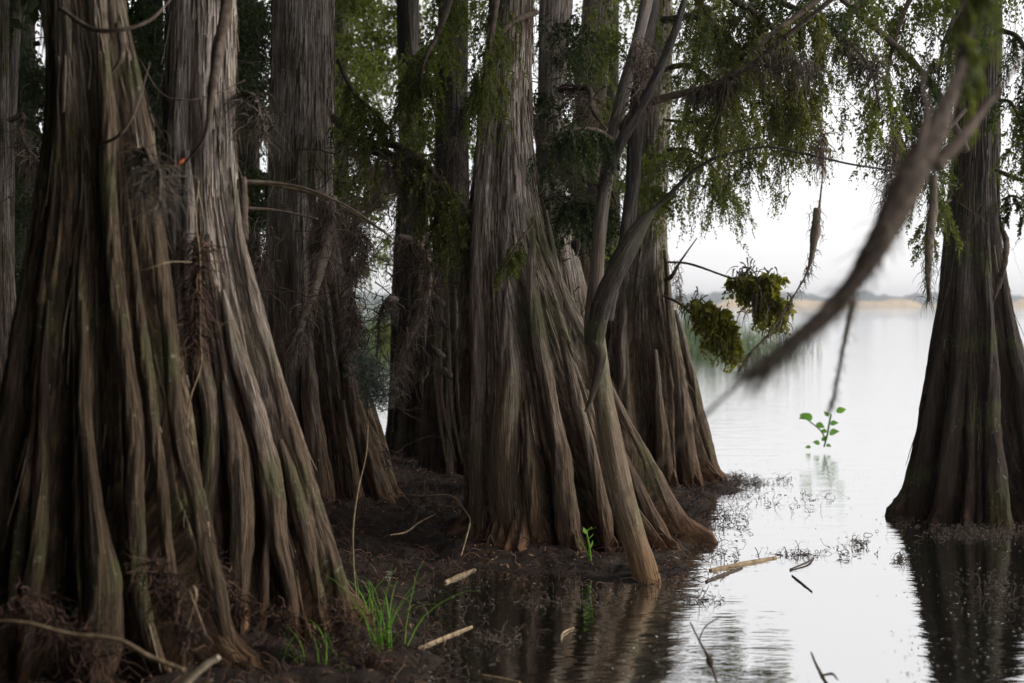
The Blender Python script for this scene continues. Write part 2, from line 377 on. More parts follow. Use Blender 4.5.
def trunk(root, Y, outline, ridges=(), top=9., nth=360, nz=420, seed=0, ky=.85, mat=None, ridgew=.055, core=(.95, .62), auto=True, name='trunk', shreds=0):
    g = np.random.default_rng(seed+1000)
    outline = np.array(sorted(outline), float)
    zz = CAMH-(outline[:, 0]-HOR)/FPX*Y
    cx = ((outline[:, 1]+outline[:, 2])/2-512)/FPX*Y; rx = (outline[:, 2]-outline[:, 1])/2/FPX*Y
    o = np.argsort(zz); zz = zz[o]; cx = cx[o]; rx = rx[o]
    slope = (cx[-1]-cx[-2])/(zz[-1]-zz[-2]); ht = top-zz[-1]
    zz = np.concatenate([zz, [zz[-1]+ht*.5, top]]); cx = np.concatenate([cx, [cx[-1]+slope*ht*.4, cx[-1]+slope*ht*.6]])
    rx = np.concatenate([rx, [rx[-1]*.82, rx[-1]*.45]])
    zb = -.18
    vis = CAMH+(HOR+60)/FPX*Y
    z = np.concatenate([np.linspace(zb, vis, int(nz*.86)), np.linspace(vis, top, int(nz*.14)+2)[1:]])
    zf = np.linspace(zb, top, 900)
    def sm(v, k=21):
        w = np.hanning(k); w /= w.sum(); q = np.interp(zf, zz, v)
        q = np.convolve(np.pad(q, k//2, mode='edge'), w, 'valid'); return np.interp(z, zf, q)
    C = sm(cx); Rr = sm(rx, 31)
    n = len(z)
    th = np.linspace(-np.pi, np.pi, nth, endpoint=False)
    Rb, Rt = Rr.max(), np.interp(vis, z, Rr)
    tt = np.clip((Rr-Rt)/(Rb-Rt+1e-6), 0, 1)**.55
    lob = core[0]+(core[1]-.22-core[0])*tt
    paths = []
    def locate(py, px):
        yy = Y
        for _ in range(8):
            zq = CAMH-(py-HOR)/FPX*yy; xq = (px-512)/FPX*yy
            cc_ = np.interp(zq, z, C); rr_ = np.interp(zq, z, Rr); sn = np.clip((xq-cc_)/rr_, -.985, .985)
            yy = Y-ky*rr_*math.sqrt(1-sn*sn)
        return zq, math.asin(sn), yy, xq
    root_locate[root.name] = locate
    for rd in ridges:
        lc = sorted([locate(a_, b_)[:2] for a_, b_ in rd]); rz = np.array([q[0] for q in lc]); ra = np.array([q[1] for q in lc])
        a = np.interp(z, rz, ra)
        w = np.hanning(19); w /= w.sum(); a = np.convolve(np.pad(a, 9, mode='edge'), w, 'valid')
        amp = .35+.65*(1-sstep(rz.max()-.1, rz.max()+.7, z))
        paths.append((a, amp, g.uniform(.8, 1.25)))
    if auto:
        if not len(ridges):
            ang = np.linspace(-np.pi, np.pi, int(g.integers(9, 12)), endpoint=False)
        else:
            ang = np.concatenate([np.linspace(1.5, 2*np.pi-1.5, 7)])
        for a0 in ang:
            a = a0+g.uniform(-.2, .2)+.14*np.sin(z*g.uniform(.8, 1.8)+g.uniform(0, 6))+.05*np.sin(z*g.uniform(3, 5)+g.uniform(0, 6))
            zs = g.uniform(.5, 2.4)
            paths.append((a, .3+.7*(1-sstep(zs, zs+1.0, z)), g.uniform(.7, 1.2)))
    M = np.zeros((n, nth)); TH = th[None]+0*z[:, None]
    wav = .035*np.sin(7*z)[:, None]
    for ip, (a, amp, ws) in enumerate(paths):
        a0s = ip*2.7+seed
        a = a+.10*(fbm(z*2.1+a0s*3, z*0+seed, seed+ip, 3)-.45)*np.clip(tt+.2, 0, 1)
        d = (TH-a[:, None]+np.pi) % (2*np.pi)-np.pi
        w = np.clip(ridgew*ws*(1+.8*tt)/Rr, .10, .5)[:, None]
        w = w*(1+.35*(fbm(z*1.7+a0s, z*0+ws*9, seed+5, 3)-.45))[:, None]
        b = amp[:, None]*(.82*np.exp(-np.abs(d/w)**2.6)+.18*np.exp(-(d/(w*2.3))**2))
        go = w*(.25*math.sin(a0s)); b = b*(1-.30*(tt[:, None]**.7)*np.exp(-((d-go)/(w*.22))**2))
        M = np.maximum(M, b)+.12*np.minimum(M, b)
    M = np.clip(M, 0, 1.1)
    rad = Rr[:, None]*(lob[:, None]+(1-lob[:, None])*M)
    # secondary fluting and rope-like strands
    cth = np.cos(TH); sth = np.sin(TH); ZZ = z[:, None]+0*TH
    u1 = cth*Rr[:, None]; v1 = sth*Rr[:, None]
    wob = (fbm(cth*3+5+seed, ZZ*.9+sth*3, seed+3, 3)-.45)
    sec = np.abs(np.sin(TH*9+wob*7+seed)); ter = np.abs(np.sin(TH*19+wob*17+1.3*ZZ+seed*2))
    sc_ = Rr.mean()
    rad = rad+(sec**.6-.65)*(.003+.004*tt[:, None])*min(1, sc_/.25)+(ter**.7-.6)*(.004+.004*tt[:, None])*min(1, sc_/.25)
    fib = fbm(TH/(2*np.pi)*140, ZZ*2.2, seed+11, 3); seamfix = sstep(0, .06, (np.pi-np.abs(TH)))
    rad = rad+(fib-.45)*.012*seamfix
    lum = fbm(cth*2+seed, ZZ*2.4+sth*2, seed+21, 4)-.47
    rad = rad*(1+.09*lum)
    # toes where the ridges meet the ground
    gz = np.clip(ZZ-.06, 0, 5)
    rad = rad*(1+.20*np.exp(-gz/.10)*np.clip(M, 0, 1)*(Rb > .2))
    rad = np.maximum(rad, .01)
    V = np.stack([C[:, None]+rad*sth, Y-ky*rad*cth, ZZ], -1).reshape(-1, 3)
    A = np.stack([cth*Rt*1.4+seed, sth*Rt*1.4, ZZ], -1).reshape(-1, 3)
    if shreds:
        zi = g.integers(6, int(nz*.86), shreds); ti = (g.uniform(.12, .88, shreds)*nth).astype(int)
        G3 = V.reshape(n, nth, 3); O = G3[zi, ti]; D = G3[zi-5, ti]-O; D /= np.linalg.norm(D, axis=1)[:, None]
        ax = np.stack([C[zi], np.full(shreds, Y), O[:, 2]], 1); N_ = O-ax; N_ /= np.linalg.norm(N_, axis=1)[:, None]
        sv, sq = strands(O+N_*.002, D+N_*g.uniform(-.01, .07, (shreds, 1)), g.uniform(.05, .30, shreds), g.uniform(.0012, .0042, shreds), 7, .0, .035, .5, seed+60)
        tag(mk('peeling_bark', sv, sq, PEEL, root), kind='stuff')
    i = np.arange(n-1)[:, None]*nth; j = np.arange(nth)[None]; j2 = (j+1) % nth
    Q = np.stack([i+j, i+j2, i+nth+j2, i+nth+j], -1).reshape(-1, 4)
    V = np.vstack([V, [[C[-1], Y, top+.01]]]); A = np.vstack([A, A[-1]])
    jj = np.arange(0, nth, 2); t0 = (n-1)*nth
    Q = np.vstack([Q, np.stack([t0+jj, t0+(jj+1) % nth, t0+(jj+2) % nth, np.full_like(jj, len(V)-1)], -1)])
    return mk(name, V, Q, mat or BARK, root, attr=A)
def limb(root, pts, mat=DEADWOOD, name='limb', n=60, seg=10, rough=.25, seed=0):
    """pts rows: px, py, Y, radius in photo pixels"""
    W = [P(a, b, c) for a, b, c, d in pts]; r = [d/FPX*c for a, b, c, d in pts]
    V, Q, A = tube(W, r, n, seg, rough, seed)
    return mk(name, V, Q, mat, root, attr=A)

def ell(px, py, Y, sx, sy, dy, n, seed):
    """random points through an ellipsoid, given by its place in view and half sizes (pixels, metres deep)"""
    g = np.random.default_rng(seed); d = g.normal(0, 1, (n, 3)); d /= np.linalg.norm(d, axis=1)[:, None]
    d *= g.uniform(.15, 1, (n, 1))**.45
    c = P(px, py, Y)
    return c+d*np.array([sx/FPX*Y, dy, sy/FPX*Y])
def crown(root, clusters, mat=LEAF, L=.22, K=14, leaf=.032, seed=0, name='crown', droop=.7, stem=.0016, w=.28):
    """clusters: px, py, Y, sx, sy, dy, count"""
    O = []
    for i, c in enumerate(clusters):
        px, py, Yc, sx, sy, dy, cnt = c
        g = np.random.default_rng(seed*31+i)
        # each cluster is broken into tufts so that gaps show through
        nt_ = max(3, cnt//22); T = ell(px, py, Yc, sx, sy, dy, nt_, seed*77+i)
        sp = .34*min(sx, sy)/FPX*Yc
        O.append(T[g.integers(0, nt_, cnt)]+g.normal(0, 1, (cnt, 3))*np.array([sp, sp, sp*.8])*g.uniform(.3, 1, (cnt, 1)))
    O = np.vstack(O); g = np.random.default_rng(seed+2)
    D = g.normal(0, 1, (len(O), 3)); D[:, 2] = D[:, 2]*.4-.35
    V, Q = sprays(O, D, L*g.uniform(.5, 1.4, len(O)), K, leaf, w, droop, seed, stem)
    return mk(name, V, Q, mat, root, smooth=False)
def bough(root, pts, mat=LEAF, n=60, L=.3, K=18, leaf=.028, seed=0, name='bough', wood=TWIG, spread=.06, t0=.15, droop=.9, rough=.2):
    """a limb with its own child of hanging leafy sprays"""
    W = np.array([P(a, b, c) for a, b, c, d in pts]); r = [d/FPX*c for a, b, c, d in pts]
    V, Q, A = tube(W, r, 50, 8, rough, seed)
    lb = mk(name, V, Q, wood, root, attr=A)
    g = np.random.default_rng(seed+300)
    cc = catmull(W, 200); ix = (g.uniform(t0, 1, n)*199).astype(int)
    O = cc[ix]+g.normal(0, spread*.3, (n, 3))
    D = g.normal(0, 1, (n, 3)); D[:, 2] = -abs(D[:, 2])*.6-.1
    L1 = L*g.uniform(.35, 1.3, n)
    # side twigs, then sprays along each twig
    m_ = 6; tt = g.uniform(.2, 1, (n, m_, 1)); Dn = D/np.linalg.norm(D, axis=1)[:, None]
    O2 = (O[:, None]+Dn[:, None]*L1[:, None, None]*tt*(1-.35*tt)+np.array([0, 0, -1.])*L1[:, None, None]*droop*tt*tt).reshape(-1, 3)
    D2 = (Dn[:, None]+g.normal(0, .7, (n, m_, 3))).reshape(-1, 3); D2[:, 2] -= .5
    s1 = sprays(O, D, L1, K, leaf*.8, .25, droop, seed, .0028)
    s2 = sprays(O2, D2, L*.45*g.uniform(.5, 1.2, n*m_), 12, leaf, .26, droop*.8, seed+1, .0012)
    V, Q = join([s1, s2])
    mk('leaves', V, Q, mat, lb, smooth=False)
    return lb
def moss(name, label, pts, n=120, L=.2, r=.0022, mat=MOSS, seed=0, group=None, core=0, spread=1., wob=.22, grav=.55, cat='moss'):
    """a beard of spanish moss hung along pts (px,py,Y,halfwidth px)"""
    W = np.array([P(a, b, c) for a, b, c, d in pts]); hw = np.array([d/FPX*c for a, b, c, d in pts])
    C = catmull(np.hstack([W, hw[:, None]]), 120); g = np.random.default_rng(seed+500)
    ix = g.integers(0, 120, n)
    O = C[ix, :3]+g.normal(0, .45, (n, 3))*np.abs(C[ix, 3:4])*spread
    D = g.normal(0, .5, (n, 3)); D[:, 2] -= .5
    V, Q = strands(O, D, L*g.uniform(.4, 1.3, n), r*g.uniform(.6, 1.4, n), 7, grav, wob, .8, seed)
    if core:
        t = tube(W, hw*core, 60, 8, .5, seed); V, Q = join([(V, Q), t[:2]])
    o = mk(name, V, Q, mat, None, loc=tuple(C[:, :3].mean(0)))
    return tag(o, label, cat, group)

def tree(label, px, Y, group='cypress trees on the bank'):
    x = (px-512)/FPX*Y
    return thing('cypress_tree', label, 'tree', (x, Y, float(max(ground(np.array([x]), np.array([Y]))[0], 0))), group)

# A - near left fluted trunk
tA = tree('broad dark cypress at the left edge, nearest trunk, with long rope-like ridges', 90, 5.9)
trunk(tA, 5.9, [(0, 38, 128), (100, 37, 148), (200, 33, 163), (300, 15, 176), (400, 0, 192), (500, -22, 206), (600, -45, 222), (683, -62, 232)],
      [[(0, 58), (200, 54), (400, 36), (600, 10)], [(0, 98), (100, 103), (200, 107), (300, 118), (400, 129), (500, 134), (600, 140), (683, 158)],
       [(0, 120), (60, 132), (200, 148), (300, 163), (400, 172), (500, 188), (600, 214)], [(200, 34), (300, 20), (450, -4), (600, -30)],
       [(300, 76), (400, 78), (500, 80), (620, 90)]],
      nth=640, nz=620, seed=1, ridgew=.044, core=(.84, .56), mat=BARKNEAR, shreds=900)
ropes(tA, [[(0, 99, 8), (100, 104, 8), (200, 108, 8), (300, 118, 9), (400, 129, 9), (500, 134, 9), (600, 141, 9), (676, 158, 8)],
           [(60, 131, 8), (150, 146, 9), (200, 151, 9), (300, 163, 9), (400, 172, 8), (450, 181, 8), (500, 194, 11), (560, 205, 12), (600, 214, 11), (640, 224, 8)],
           [(300, 80, 5), (400, 84, 7), (500, 94, 8), (580, 100, 16), (640, 98, 20)], [(230, 28, 6), (350, 18, 8), (450, 5, 9), (550, -12, 10), (640, -24, 10)], [(300, 48, 5), (450, 42, 7), (600, 30, 9), (660, 24, 9)],
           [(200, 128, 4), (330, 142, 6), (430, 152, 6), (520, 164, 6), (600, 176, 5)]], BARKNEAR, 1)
# B
tB = tree('grey twin cypress left of the vine, pale on its right edge, roots spreading like toes', 205, 6.7)
trunk(tB, 6.7, [(0, 160, 242), (100, 158, 241), (200, 158, 243), (260, 160, 254), (300, 160, 263), (400, 160, 292), (500, 160, 322), (600, 165, 350), (650, 160, 362)],
      [[(180, 236), (300, 252), (400, 278), (500, 308), (600, 345)], [(150, 205), (300, 214), (400, 224), (500, 236), (600, 238), (640, 240)],
       [(150, 172), (300, 178), (500, 194), (600, 214)], [(330, 240), (430, 258), (530, 284), (640, 300)]],
      nth=600, nz=620, seed=2, ridgew=.042, core=(.86, .54), shreds=1000)
ropes(tB, [[(190, 236, 6), (260, 243, 7), (300, 252, 8), (350, 265, 8), (400, 280, 8), (450, 295, 9), (500, 312, 9), (550, 328, 9), (600, 342, 8), (636, 350, 6)],
           [(290, 222, 6), (350, 238, 9), (400, 251, 11), (450, 262, 12), (500, 270, 12), (540, 277, 10), (600, 292, 7), (640, 300, 5)],
           [(380, 222, 7), (450, 236, 11), (500, 243, 12), (560, 241, 11), (620, 240, 8), (650, 237, 5)],
           [(150, 186, 7), (250, 190, 8), (350, 200, 9), (430, 210, 9), (520, 205, 7), (600, 212, 6)],
           [(440, 280, 6), (500, 298, 8), (560, 311, 7), (615, 322, 6)], [(520, 268, 6), (590, 262, 5), (645, 257, 4)], [(330, 262, 4), (420, 290, 6), (520, 322, 6), (620, 352, 5)]], None, 20)
# C
tC = tree('straight pale grey cypress third from the left, behind the thin dead branches', 303, 10.4)
trunk(tC, 10.4, [(0, 270, 336), (100, 266, 337), (200, 262, 337), (250, 258, 344), (300, 256, 350), (400, 254, 374), (460, 252, 392), (515, 250, 402)],
      [[(230, 300), (400, 311), (515, 327)], [(260, 338), (400, 354), (500, 386)], [(260, 275), (400, 282), (510, 288)], [(300, 326), (450, 346), (515, 352)], [(300, 262), (500, 262)]],
      nth=420, nz=480, seed=3, ridgew=.05, core=(.97, .72), shreds=1500)
ropes(tC, [[(300, 337, 6), (420, 356, 9), (508, 388, 10)], [(320, 306, 8), (420, 312, 10), (515, 324, 12)], [(330, 276, 8), (515, 284, 12)], [(400, 342, 7), (512, 358, 9)]], None, 40)
# D, E darker ones behind
tD = tree('slim dark cypress standing back in the gap, behind the mossy bent stem', 412, 13.4)
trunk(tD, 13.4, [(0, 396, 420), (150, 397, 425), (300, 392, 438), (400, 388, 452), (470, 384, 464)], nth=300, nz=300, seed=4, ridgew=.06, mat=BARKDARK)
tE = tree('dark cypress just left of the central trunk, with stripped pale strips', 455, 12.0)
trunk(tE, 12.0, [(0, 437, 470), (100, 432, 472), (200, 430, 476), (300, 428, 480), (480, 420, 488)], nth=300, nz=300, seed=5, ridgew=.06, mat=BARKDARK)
# F central
tF = tree('large central cypress, pale grey above, flaring wide to the right at the water', 520, 9.3)
trunk(tF, 9.1, [(0, 490, 534), (60, 483, 535), (100, 477, 536), (200, 465, 543), (240, 462, 550), (300, 459, 574), (350, 457, 597), (400, 456, 620), (450, 457, 643), (500, 461, 668), (548, 466, 692)],
      [[(0, 512), (200, 515), (300, 503), (450, 506), (553, 514)], [(60, 486), (200, 478), (400, 477), (545, 480)], [(200, 530), (300, 533), (400, 546), (480, 562), (525, 568)],
       [(220, 543), (290, 562), (350, 591), (400, 614), (450, 640), (535, 688)], [(280, 548), (380, 575), (460, 600), (530, 618)], [(420, 525), (470, 528), (535, 532)], [(300, 490), (420, 493), (548, 500)],
       [(420, 600), (480, 632), (535, 655)]],
      nth=640, nz=640, seed=6, ridgew=.058, core=(.93, .56), shreds=2200)
ropes(tF, [[(180, 479, 6), (300, 478, 9), (400, 479, 9), (548, 481, 11)], [(300, 506, 8), (380, 507, 13), (450, 507, 15), (500, 508, 13), (556, 514, 11)], [(210, 530, 5), (300, 534, 7), (400, 549, 8), (460, 561, 10), (525, 569, 12)],
           [(210, 545, 4), (290, 562, 5), (350, 590, 5), (400, 612, 6), (450, 640, 7), (500, 666, 10), (538, 686, 11)], [(390, 588, 5), (470, 606, 7), (530, 624, 9)], [(400, 527, 5), (470, 530, 7), (538, 534, 8)],
           [(300, 556, 4), (400, 578, 6), (480, 596, 7), (528, 606, 8)], [(440, 618, 5), (500, 645, 7), (536, 660, 9)], [(330, 492, 4), (450, 494, 6), (552, 500, 8)]], None, 60)
# G, H behind the central one
tG = tree('cypress right behind the central trunk, with a pale knob where a limb broke off', 552, 10.9)
trunk(tG, 10.9, [(0, 538, 574), (60, 538, 568), (130, 536, 560), (200, 534, 565), (300, 538, 590), (400, 530, 615), (510, 520, 640)], nth=300, nz=340, seed=7, ridgew=.05)
k_ = P(549, 128, 10.55); kv = tube([k_+[0, .2, -.22], k_+[0, .03, -.08], k_+[.0, -.02, .05], k_+[.0, .02, .14]], [.05, .10, .115, .03], 24, 16, .3, 3)
mk('knob', kv[0], kv[1], BARK, tG, attr=kv[2])
tH = tree('cypress partly hidden between the central trunk and the leaning stem', 592, 12.2)
trunk(tH, 12.2, [(0, 582, 614), (150, 572, 604), (250, 566, 602), (330, 560, 612), (470, 540, 640)], nth=300, nz=340, seed=8, ridgew=.05)
# I
tI = tree('cypress at the end of the bank, last trunk before the open lake', 655, 12.1)
trunk(tI, 12.1, [(0, 640, 672), (100, 641, 671), (200, 634, 667), (250, 624, 668), (300, 613, 672), (350, 606, 681), (400, 602, 694), (450, 598, 708), (487, 596, 721)],
      [[(250, 621), (400, 624), (480, 634)], [(150, 652), (300, 663), (400, 679), (487, 692)], [(320, 676), (400, 690), (487, 715)], [(350, 668), (487, 672)]],
      nth=460, nz=460, seed=9, ridgew=.045, core=(.97, .6), shreds=900)
ropes(tI, [[(250, 664, 5), (400, 680, 8), (485, 694, 10)], [(310, 676, 5), (400, 696, 6), (482, 715, 8)], [(270, 622, 6), (400, 626, 8), (484, 636, 10)], [(350, 655, 5), (486, 668, 9)]], None, 80)
# K
tK = tree('lone cypress standing in the water at the right edge', 980, 10.2, 'cypress trees on the bank')
trunk(tK, 10.2, [(0, 958, 1003), (100, 953, 1003), (200, 948, 1002), (250, 944, 1004), (300, 938, 1013), (350, 930, 1024), (400, 922, 1036), (450, 912, 1048), (500, 903, 1060), (530, 897, 1068)],
      [[(220, 965), (300, 961), (400, 955), (500, 945), (530, 938)], [(240, 985), (400, 993), (530, 1000)], [(240, 1000), (300, 1010), (400, 1030), (530, 1050)], [(300, 946), (400, 930), (530, 906)], [(420, 972), (530, 970)]],
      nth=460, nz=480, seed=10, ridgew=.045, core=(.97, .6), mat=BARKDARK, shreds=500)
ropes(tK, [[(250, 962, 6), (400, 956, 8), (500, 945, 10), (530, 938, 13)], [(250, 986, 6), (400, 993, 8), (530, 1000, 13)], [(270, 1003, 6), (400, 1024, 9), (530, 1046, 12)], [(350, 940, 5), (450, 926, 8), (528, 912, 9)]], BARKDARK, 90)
# far-left edge
tL = tree('thin pale grey trunk at the far left edge, upright', 4, 9.5); trunk(tL, 9.5, [(0, -4, 9), (200, -8, 10), (500, -22, 25)], nth=160, nz=200, seed=11)
tL2 = tree('thin pale grey trunk beside the far left edge, second from the left', 14, 10.4); trunk(tL2, 10.4, [(0, 11, 22), (150, 6, 15), (300, -2, 14), (500, -20, 22)], nth=160, nz=200, seed=12)

# background trees among and behind (some partly seen between the trunks)
bg = [(150, 12.5, 30, 'dark trunk deep in the shade between the two near trunks'), (247, 13.5, 26, 'dark trunk deep in the shade left of the third cypress'), (341, 15, 16, 'dim slender trunk right of the third cypress'),
      (308, 17, 16, 'furthest slender trunk behind the third cypress'), (20, 14, 34, 'dark trunk deep in the shade behind the left edge trunks'), (612, 15.0, 16, 'slim trunk at the back, just left of the bank-end cypress'), (-60, 12, 36, 'shaded trunk beyond the left edge')]
TB = []
for i, (px, Yb, w, lab) in enumerate(bg):
    t = tree(lab, px, Yb); TB.append(t)
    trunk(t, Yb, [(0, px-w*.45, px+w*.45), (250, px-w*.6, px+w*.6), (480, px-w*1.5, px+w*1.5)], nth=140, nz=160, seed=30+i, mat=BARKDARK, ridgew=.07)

exec_foliage = True
# ------------------------------------------------------------ leaning stem J with its forks
tJ = thing('leaning_tree', 'slender smooth tree leaning out of the water in front of the central cypress', 'tree', tuple(P(648, 583, 7.72)*[1, 1, 0]))
limb(tJ, [(653, 612, 7.7, 15), (646, 578, 7.72, 13.5), (631, 525, 7.8, 12), (613, 450, 7.9, 11.5), (601, 385, 8.0, 10.5), (594, 330, 8.05, 10), (597, 270, 8.1, 7), (602, 210, 8.15, 7), (611, 150, 8.2, 7), (624, 90, 8.25, 6.5), (640, 30, 8.3, 6), (652, -40, 8.4, 6), (660, -200, 8.6, 5)], BARKPALE, 'trunk', 200, 40, .13, 1)
limb(tJ, [(594, 345, 8.02, 9), (604, 300, 7.98, 9.5), (620, 262, 7.95, 10.5), (634, 236, 7.95, 9), (646, 218, 7.95, 5.5), (658, 206, 7.95, 2.4), (676, 188, 7.92, 2.1), (698, 168, 7.9, 2.0), (722, 156, 7.85, 1.6), (765, 147, 7.75, 1.2), (800, 153, 7.7, 1.0), (850, 164, 7.6, .9), (895, 171, 7.6, .9)], DEADWOOD, 'limb', 160, 20, .35, 2)
limb(tJ, [(606, 320, 8.12, 6), (620, 262, 8.2, 6), (631, 200, 8.3, 7), (636, 130, 8.35, 7.5), (643, 60, 8.4, 6.5), (653, 0, 8.5, 6), (664, -120, 8.6, 6)], DEADWOOD, 'limb', 120, 20, .35, 3)
limb(tJ, [(622, 130, 8.2, 5), (640, 106, 8.1, 5.5), (664, 98, 8.05, 3.8), (690, 92, 8.0, 3.6), (712, 86, 7.95, 3.2), (735, 74, 7.9, 3), (752, 66, 7.85, 2.8), (768, 50, 7.8, 2.7), (800, 25, 7.7, 2.4), (845, -12, 7.6, 3), (900, -60, 7.5, 2)], TWIG, 'limb', 120, 14, .25, 4)
limb(tJ, [(602, 190, 8.1, 5), (622, 140, 8.0, 5.5), (650, 90, 7.9, 5), (672, 40, 7.9, 4), (690, -20, 7.9, 3)], DEADWOOD, 'limb', 90, 14, .4, 5)
limb(tJ, [(596, 345, 7.92, 7), (600, 360, 7.86, 5.5), (592, 395, 7.8, 3), (585, 412, 7.78, 1)], DEADWOOD, 'stub', 40, 10, .4, 6)
o = limb(tC, [(238, 181, 9.6, 2.4), (280, 186, 9.4, 2.2), (320, 196, 9.3, 1.8), (352, 212, 9.3, 1.6), (385, 232, 9.2, 1.2)], STRAW, 'twig', 50, 8, .2, 7)

# other bent and broken limbs
limb(tB, [(243, 178, 7.2, 4), (243, 205, 7.15, 5), (244, 240, 7.1, 4)], TWIG, 'stub', 20, 10, .4, 8)
limb(tB, [(243, 181, 7.2, 1.8), (275, 183, 7.3, 1.7), (310, 190, 7.3, 1.4), (350, 208, 7.35, 1.1), (392, 238, 7.4, .9)], TWIG, 'twig', 50, 8, .2, 9)
limb(tB, [(244, 208, 7.15, 1.6), (275, 210, 7.2, 1.3), (318, 219, 7.2, 1)], TWIG, 'twig', 40, 8, .2, 10)
limb(tC, [(334, 118, 10.2, 4), (352, 136, 9.7, 4.5), (372, 150, 9.4, 5), (400, 158, 9.2, 4.5), (425, 168, 9.1, 4), (440, 182, 9.05, 3), (452, 205, 9.0, 1.6)], TWIG, 'limb', 70, 12, .4, 11)
limb(tA, [(60, 8, 5.5, 2), (90, 28, 5.4, 2.6), (120, 30, 5.35, 2.2), (150, 20, 5.4, 1.6), (170, 0, 5.5, 1.2)], TWIG, 'limb', 50, 8, .3, 12)
limb(tA, [(118, 24, 5.45, 4), (122, 55, 5.4, 3), (112, 72, 5.4, 1)], TWIG, 'stub', 30, 8, .4, 13)
limb(tA, [(98, 146, 5.5, 1.6), (118, 136, 5.4, 1.7), (132, 118, 5.4, 1.4), (142, 90, 5.5, 1), (150, 62, 5.6, .6)], TWIG, 'twig', 40, 8, .3, 14)
limb(tB, [(186, 162, 6.2, 1), (205, 135, 6.1, 1.6), (212, 90, 6.1, 4), (218, 50, 6.2, 5.5), (226, 10, 6.3, 6), (230, -60, 6.4, 6)], TWIG, 'limb', 60, 12, .4, 15)
limb(tB, [(140, 60, 6.2, .7), (160, 92, 6.1, .8), (185, 100, 6.1, .8), (215, 94, 6.2, .7), (245, 80, 6.3, .5)], TWIG, 'twig', 50, 6, .2, 16)
limb(tK, [(1001, 228, 10.0, 1.5), (1006, 240, 9.8, 3), (1005, 262, 9.7, 2.4), (1000, 280, 9.75, 3), (994, 300, 9.8, 1)], TWIG, 'limb', 40, 12, .6, 17)
limb(tK, [(996, 170, 10.0, 2.5), (1015, 178, 9.9, 2.2), (1040, 185, 9.8, 2)], TWIG, 'limb', 30, 8, .3, 18)
limb(tK, [(956, 186, 10, 1), (930, 178, 9.6, 1.2), (905, 172, 9.2, 1.3), (880, 164, 8.9, .7)], TWIG, 'twig', 40, 8, .3, 19)
limb(tK, [(965, 150, 10, 5), (935, 90, 9.6, 4), (900, 50, 9.2, 3.5), (860, 15, 9.0, 3), (820, -20, 8.8, 2)], TWIG, 'limb', 60, 10, .3, 20)
limb(tI, [(668, 262, 12, 1.2), (690, 264, 11.6, 1.2), (725, 276, 11.2, 1.0), (750, 284, 11.0, .8)], TWIG, 'twig', 40, 6, .2, 21)
limb(tI, [(664, 296, 11.8, 1.2), (680, 304, 11.3, 1.4), (700, 322, 11, 1.2), (724, 350, 10.9, .9)], TWIG, 'twig', 40, 6, .2, 22)
limb(tI, [(666, 280, 12, 2.5), (672, 276, 11.6, 2.4), (680, 262, 11.5, 1.2), (697, 238, 11.4, .6)], TWIG, 'twig', 40, 6, .3, 23)
limb(tF, [(536, 12, 9.1, 3.2), (510, 24, 8.8, 2.8), (490, 48, 8.75, 2), (478, 58, 8.8, 1.2)], TWIG, 'limb', 40, 10, .4, 24)
# pale stripped bark strips left of the central trunk
for i, (x0, x1, x2) in enumerate([(441, 440, 456), (447, 449, 462), (455, 457, 468), (438, 436, 446)]):
    limb(tE, [(x0, 288, 11.3, 1.8), (x1, 360, 11.2, 2.4), (x1+3, 410, 11.15, 2.2), (x2, 462, 11.1, .9)], BARKPALE, 'bark_strip', 50, 8, .3, 40+i)
for i, (a, b, c, d) in enumerate([(438, 300, 432, 292), (441, 322, 449, 330), (437, 352, 430, 344), (444, 371, 452, 380)]):
    limb(tE, [(a+6, b+4, 11.5, 3), (a, b, 11.1, 3.4), (c, d, 10.95, .8)], TWIG, 'stub', 16, 8, .5, 50+i)

# ------------------------------------------------------------ foliage of the trees in view
GREENBACK = LEAF
# leafy masses behind the trunks (left and middle), each hung on a background tree
crown(TB[2], [(356, 50, 14, 26, 90, .8, 340)], LEAF, .30, 12, .05, 101)
crown(TB[2], [(360, 185, 13.5, 26, 40, .7, 300), (352, 120, 13.5, 14, 30, .5, 90)], LEAF, .30, 12, .05, 121)
crown(TB[3], [(385, 40, 16, 44, 80, .9, 600), (385, 262, 17, 24, 30, 1, 60), (385, 330, 18, 16, 12, .6, 40)], LEAF, .32, 12, .06, 102)
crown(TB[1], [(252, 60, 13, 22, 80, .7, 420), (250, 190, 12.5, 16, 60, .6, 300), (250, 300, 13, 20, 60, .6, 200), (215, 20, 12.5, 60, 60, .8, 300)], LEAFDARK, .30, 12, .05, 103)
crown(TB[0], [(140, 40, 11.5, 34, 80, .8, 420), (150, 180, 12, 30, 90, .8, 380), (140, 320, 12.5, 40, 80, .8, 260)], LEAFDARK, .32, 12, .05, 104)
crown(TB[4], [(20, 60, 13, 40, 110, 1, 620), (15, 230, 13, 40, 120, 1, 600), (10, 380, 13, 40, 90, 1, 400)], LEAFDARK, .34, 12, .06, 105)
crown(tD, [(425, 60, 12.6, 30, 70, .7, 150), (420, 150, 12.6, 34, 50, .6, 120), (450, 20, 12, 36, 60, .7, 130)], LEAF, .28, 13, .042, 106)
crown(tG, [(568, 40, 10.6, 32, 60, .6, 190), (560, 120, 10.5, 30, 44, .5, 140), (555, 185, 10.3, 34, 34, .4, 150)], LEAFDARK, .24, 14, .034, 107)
crown(tH, [(600, 60, 11.6, 36, 70, .6, 200), (590, 150, 11.6, 34, 60, .6, 170), (580, 215, 11.6, 28, 30, .5, 90)], LEAF, .26, 14, .038, 108)
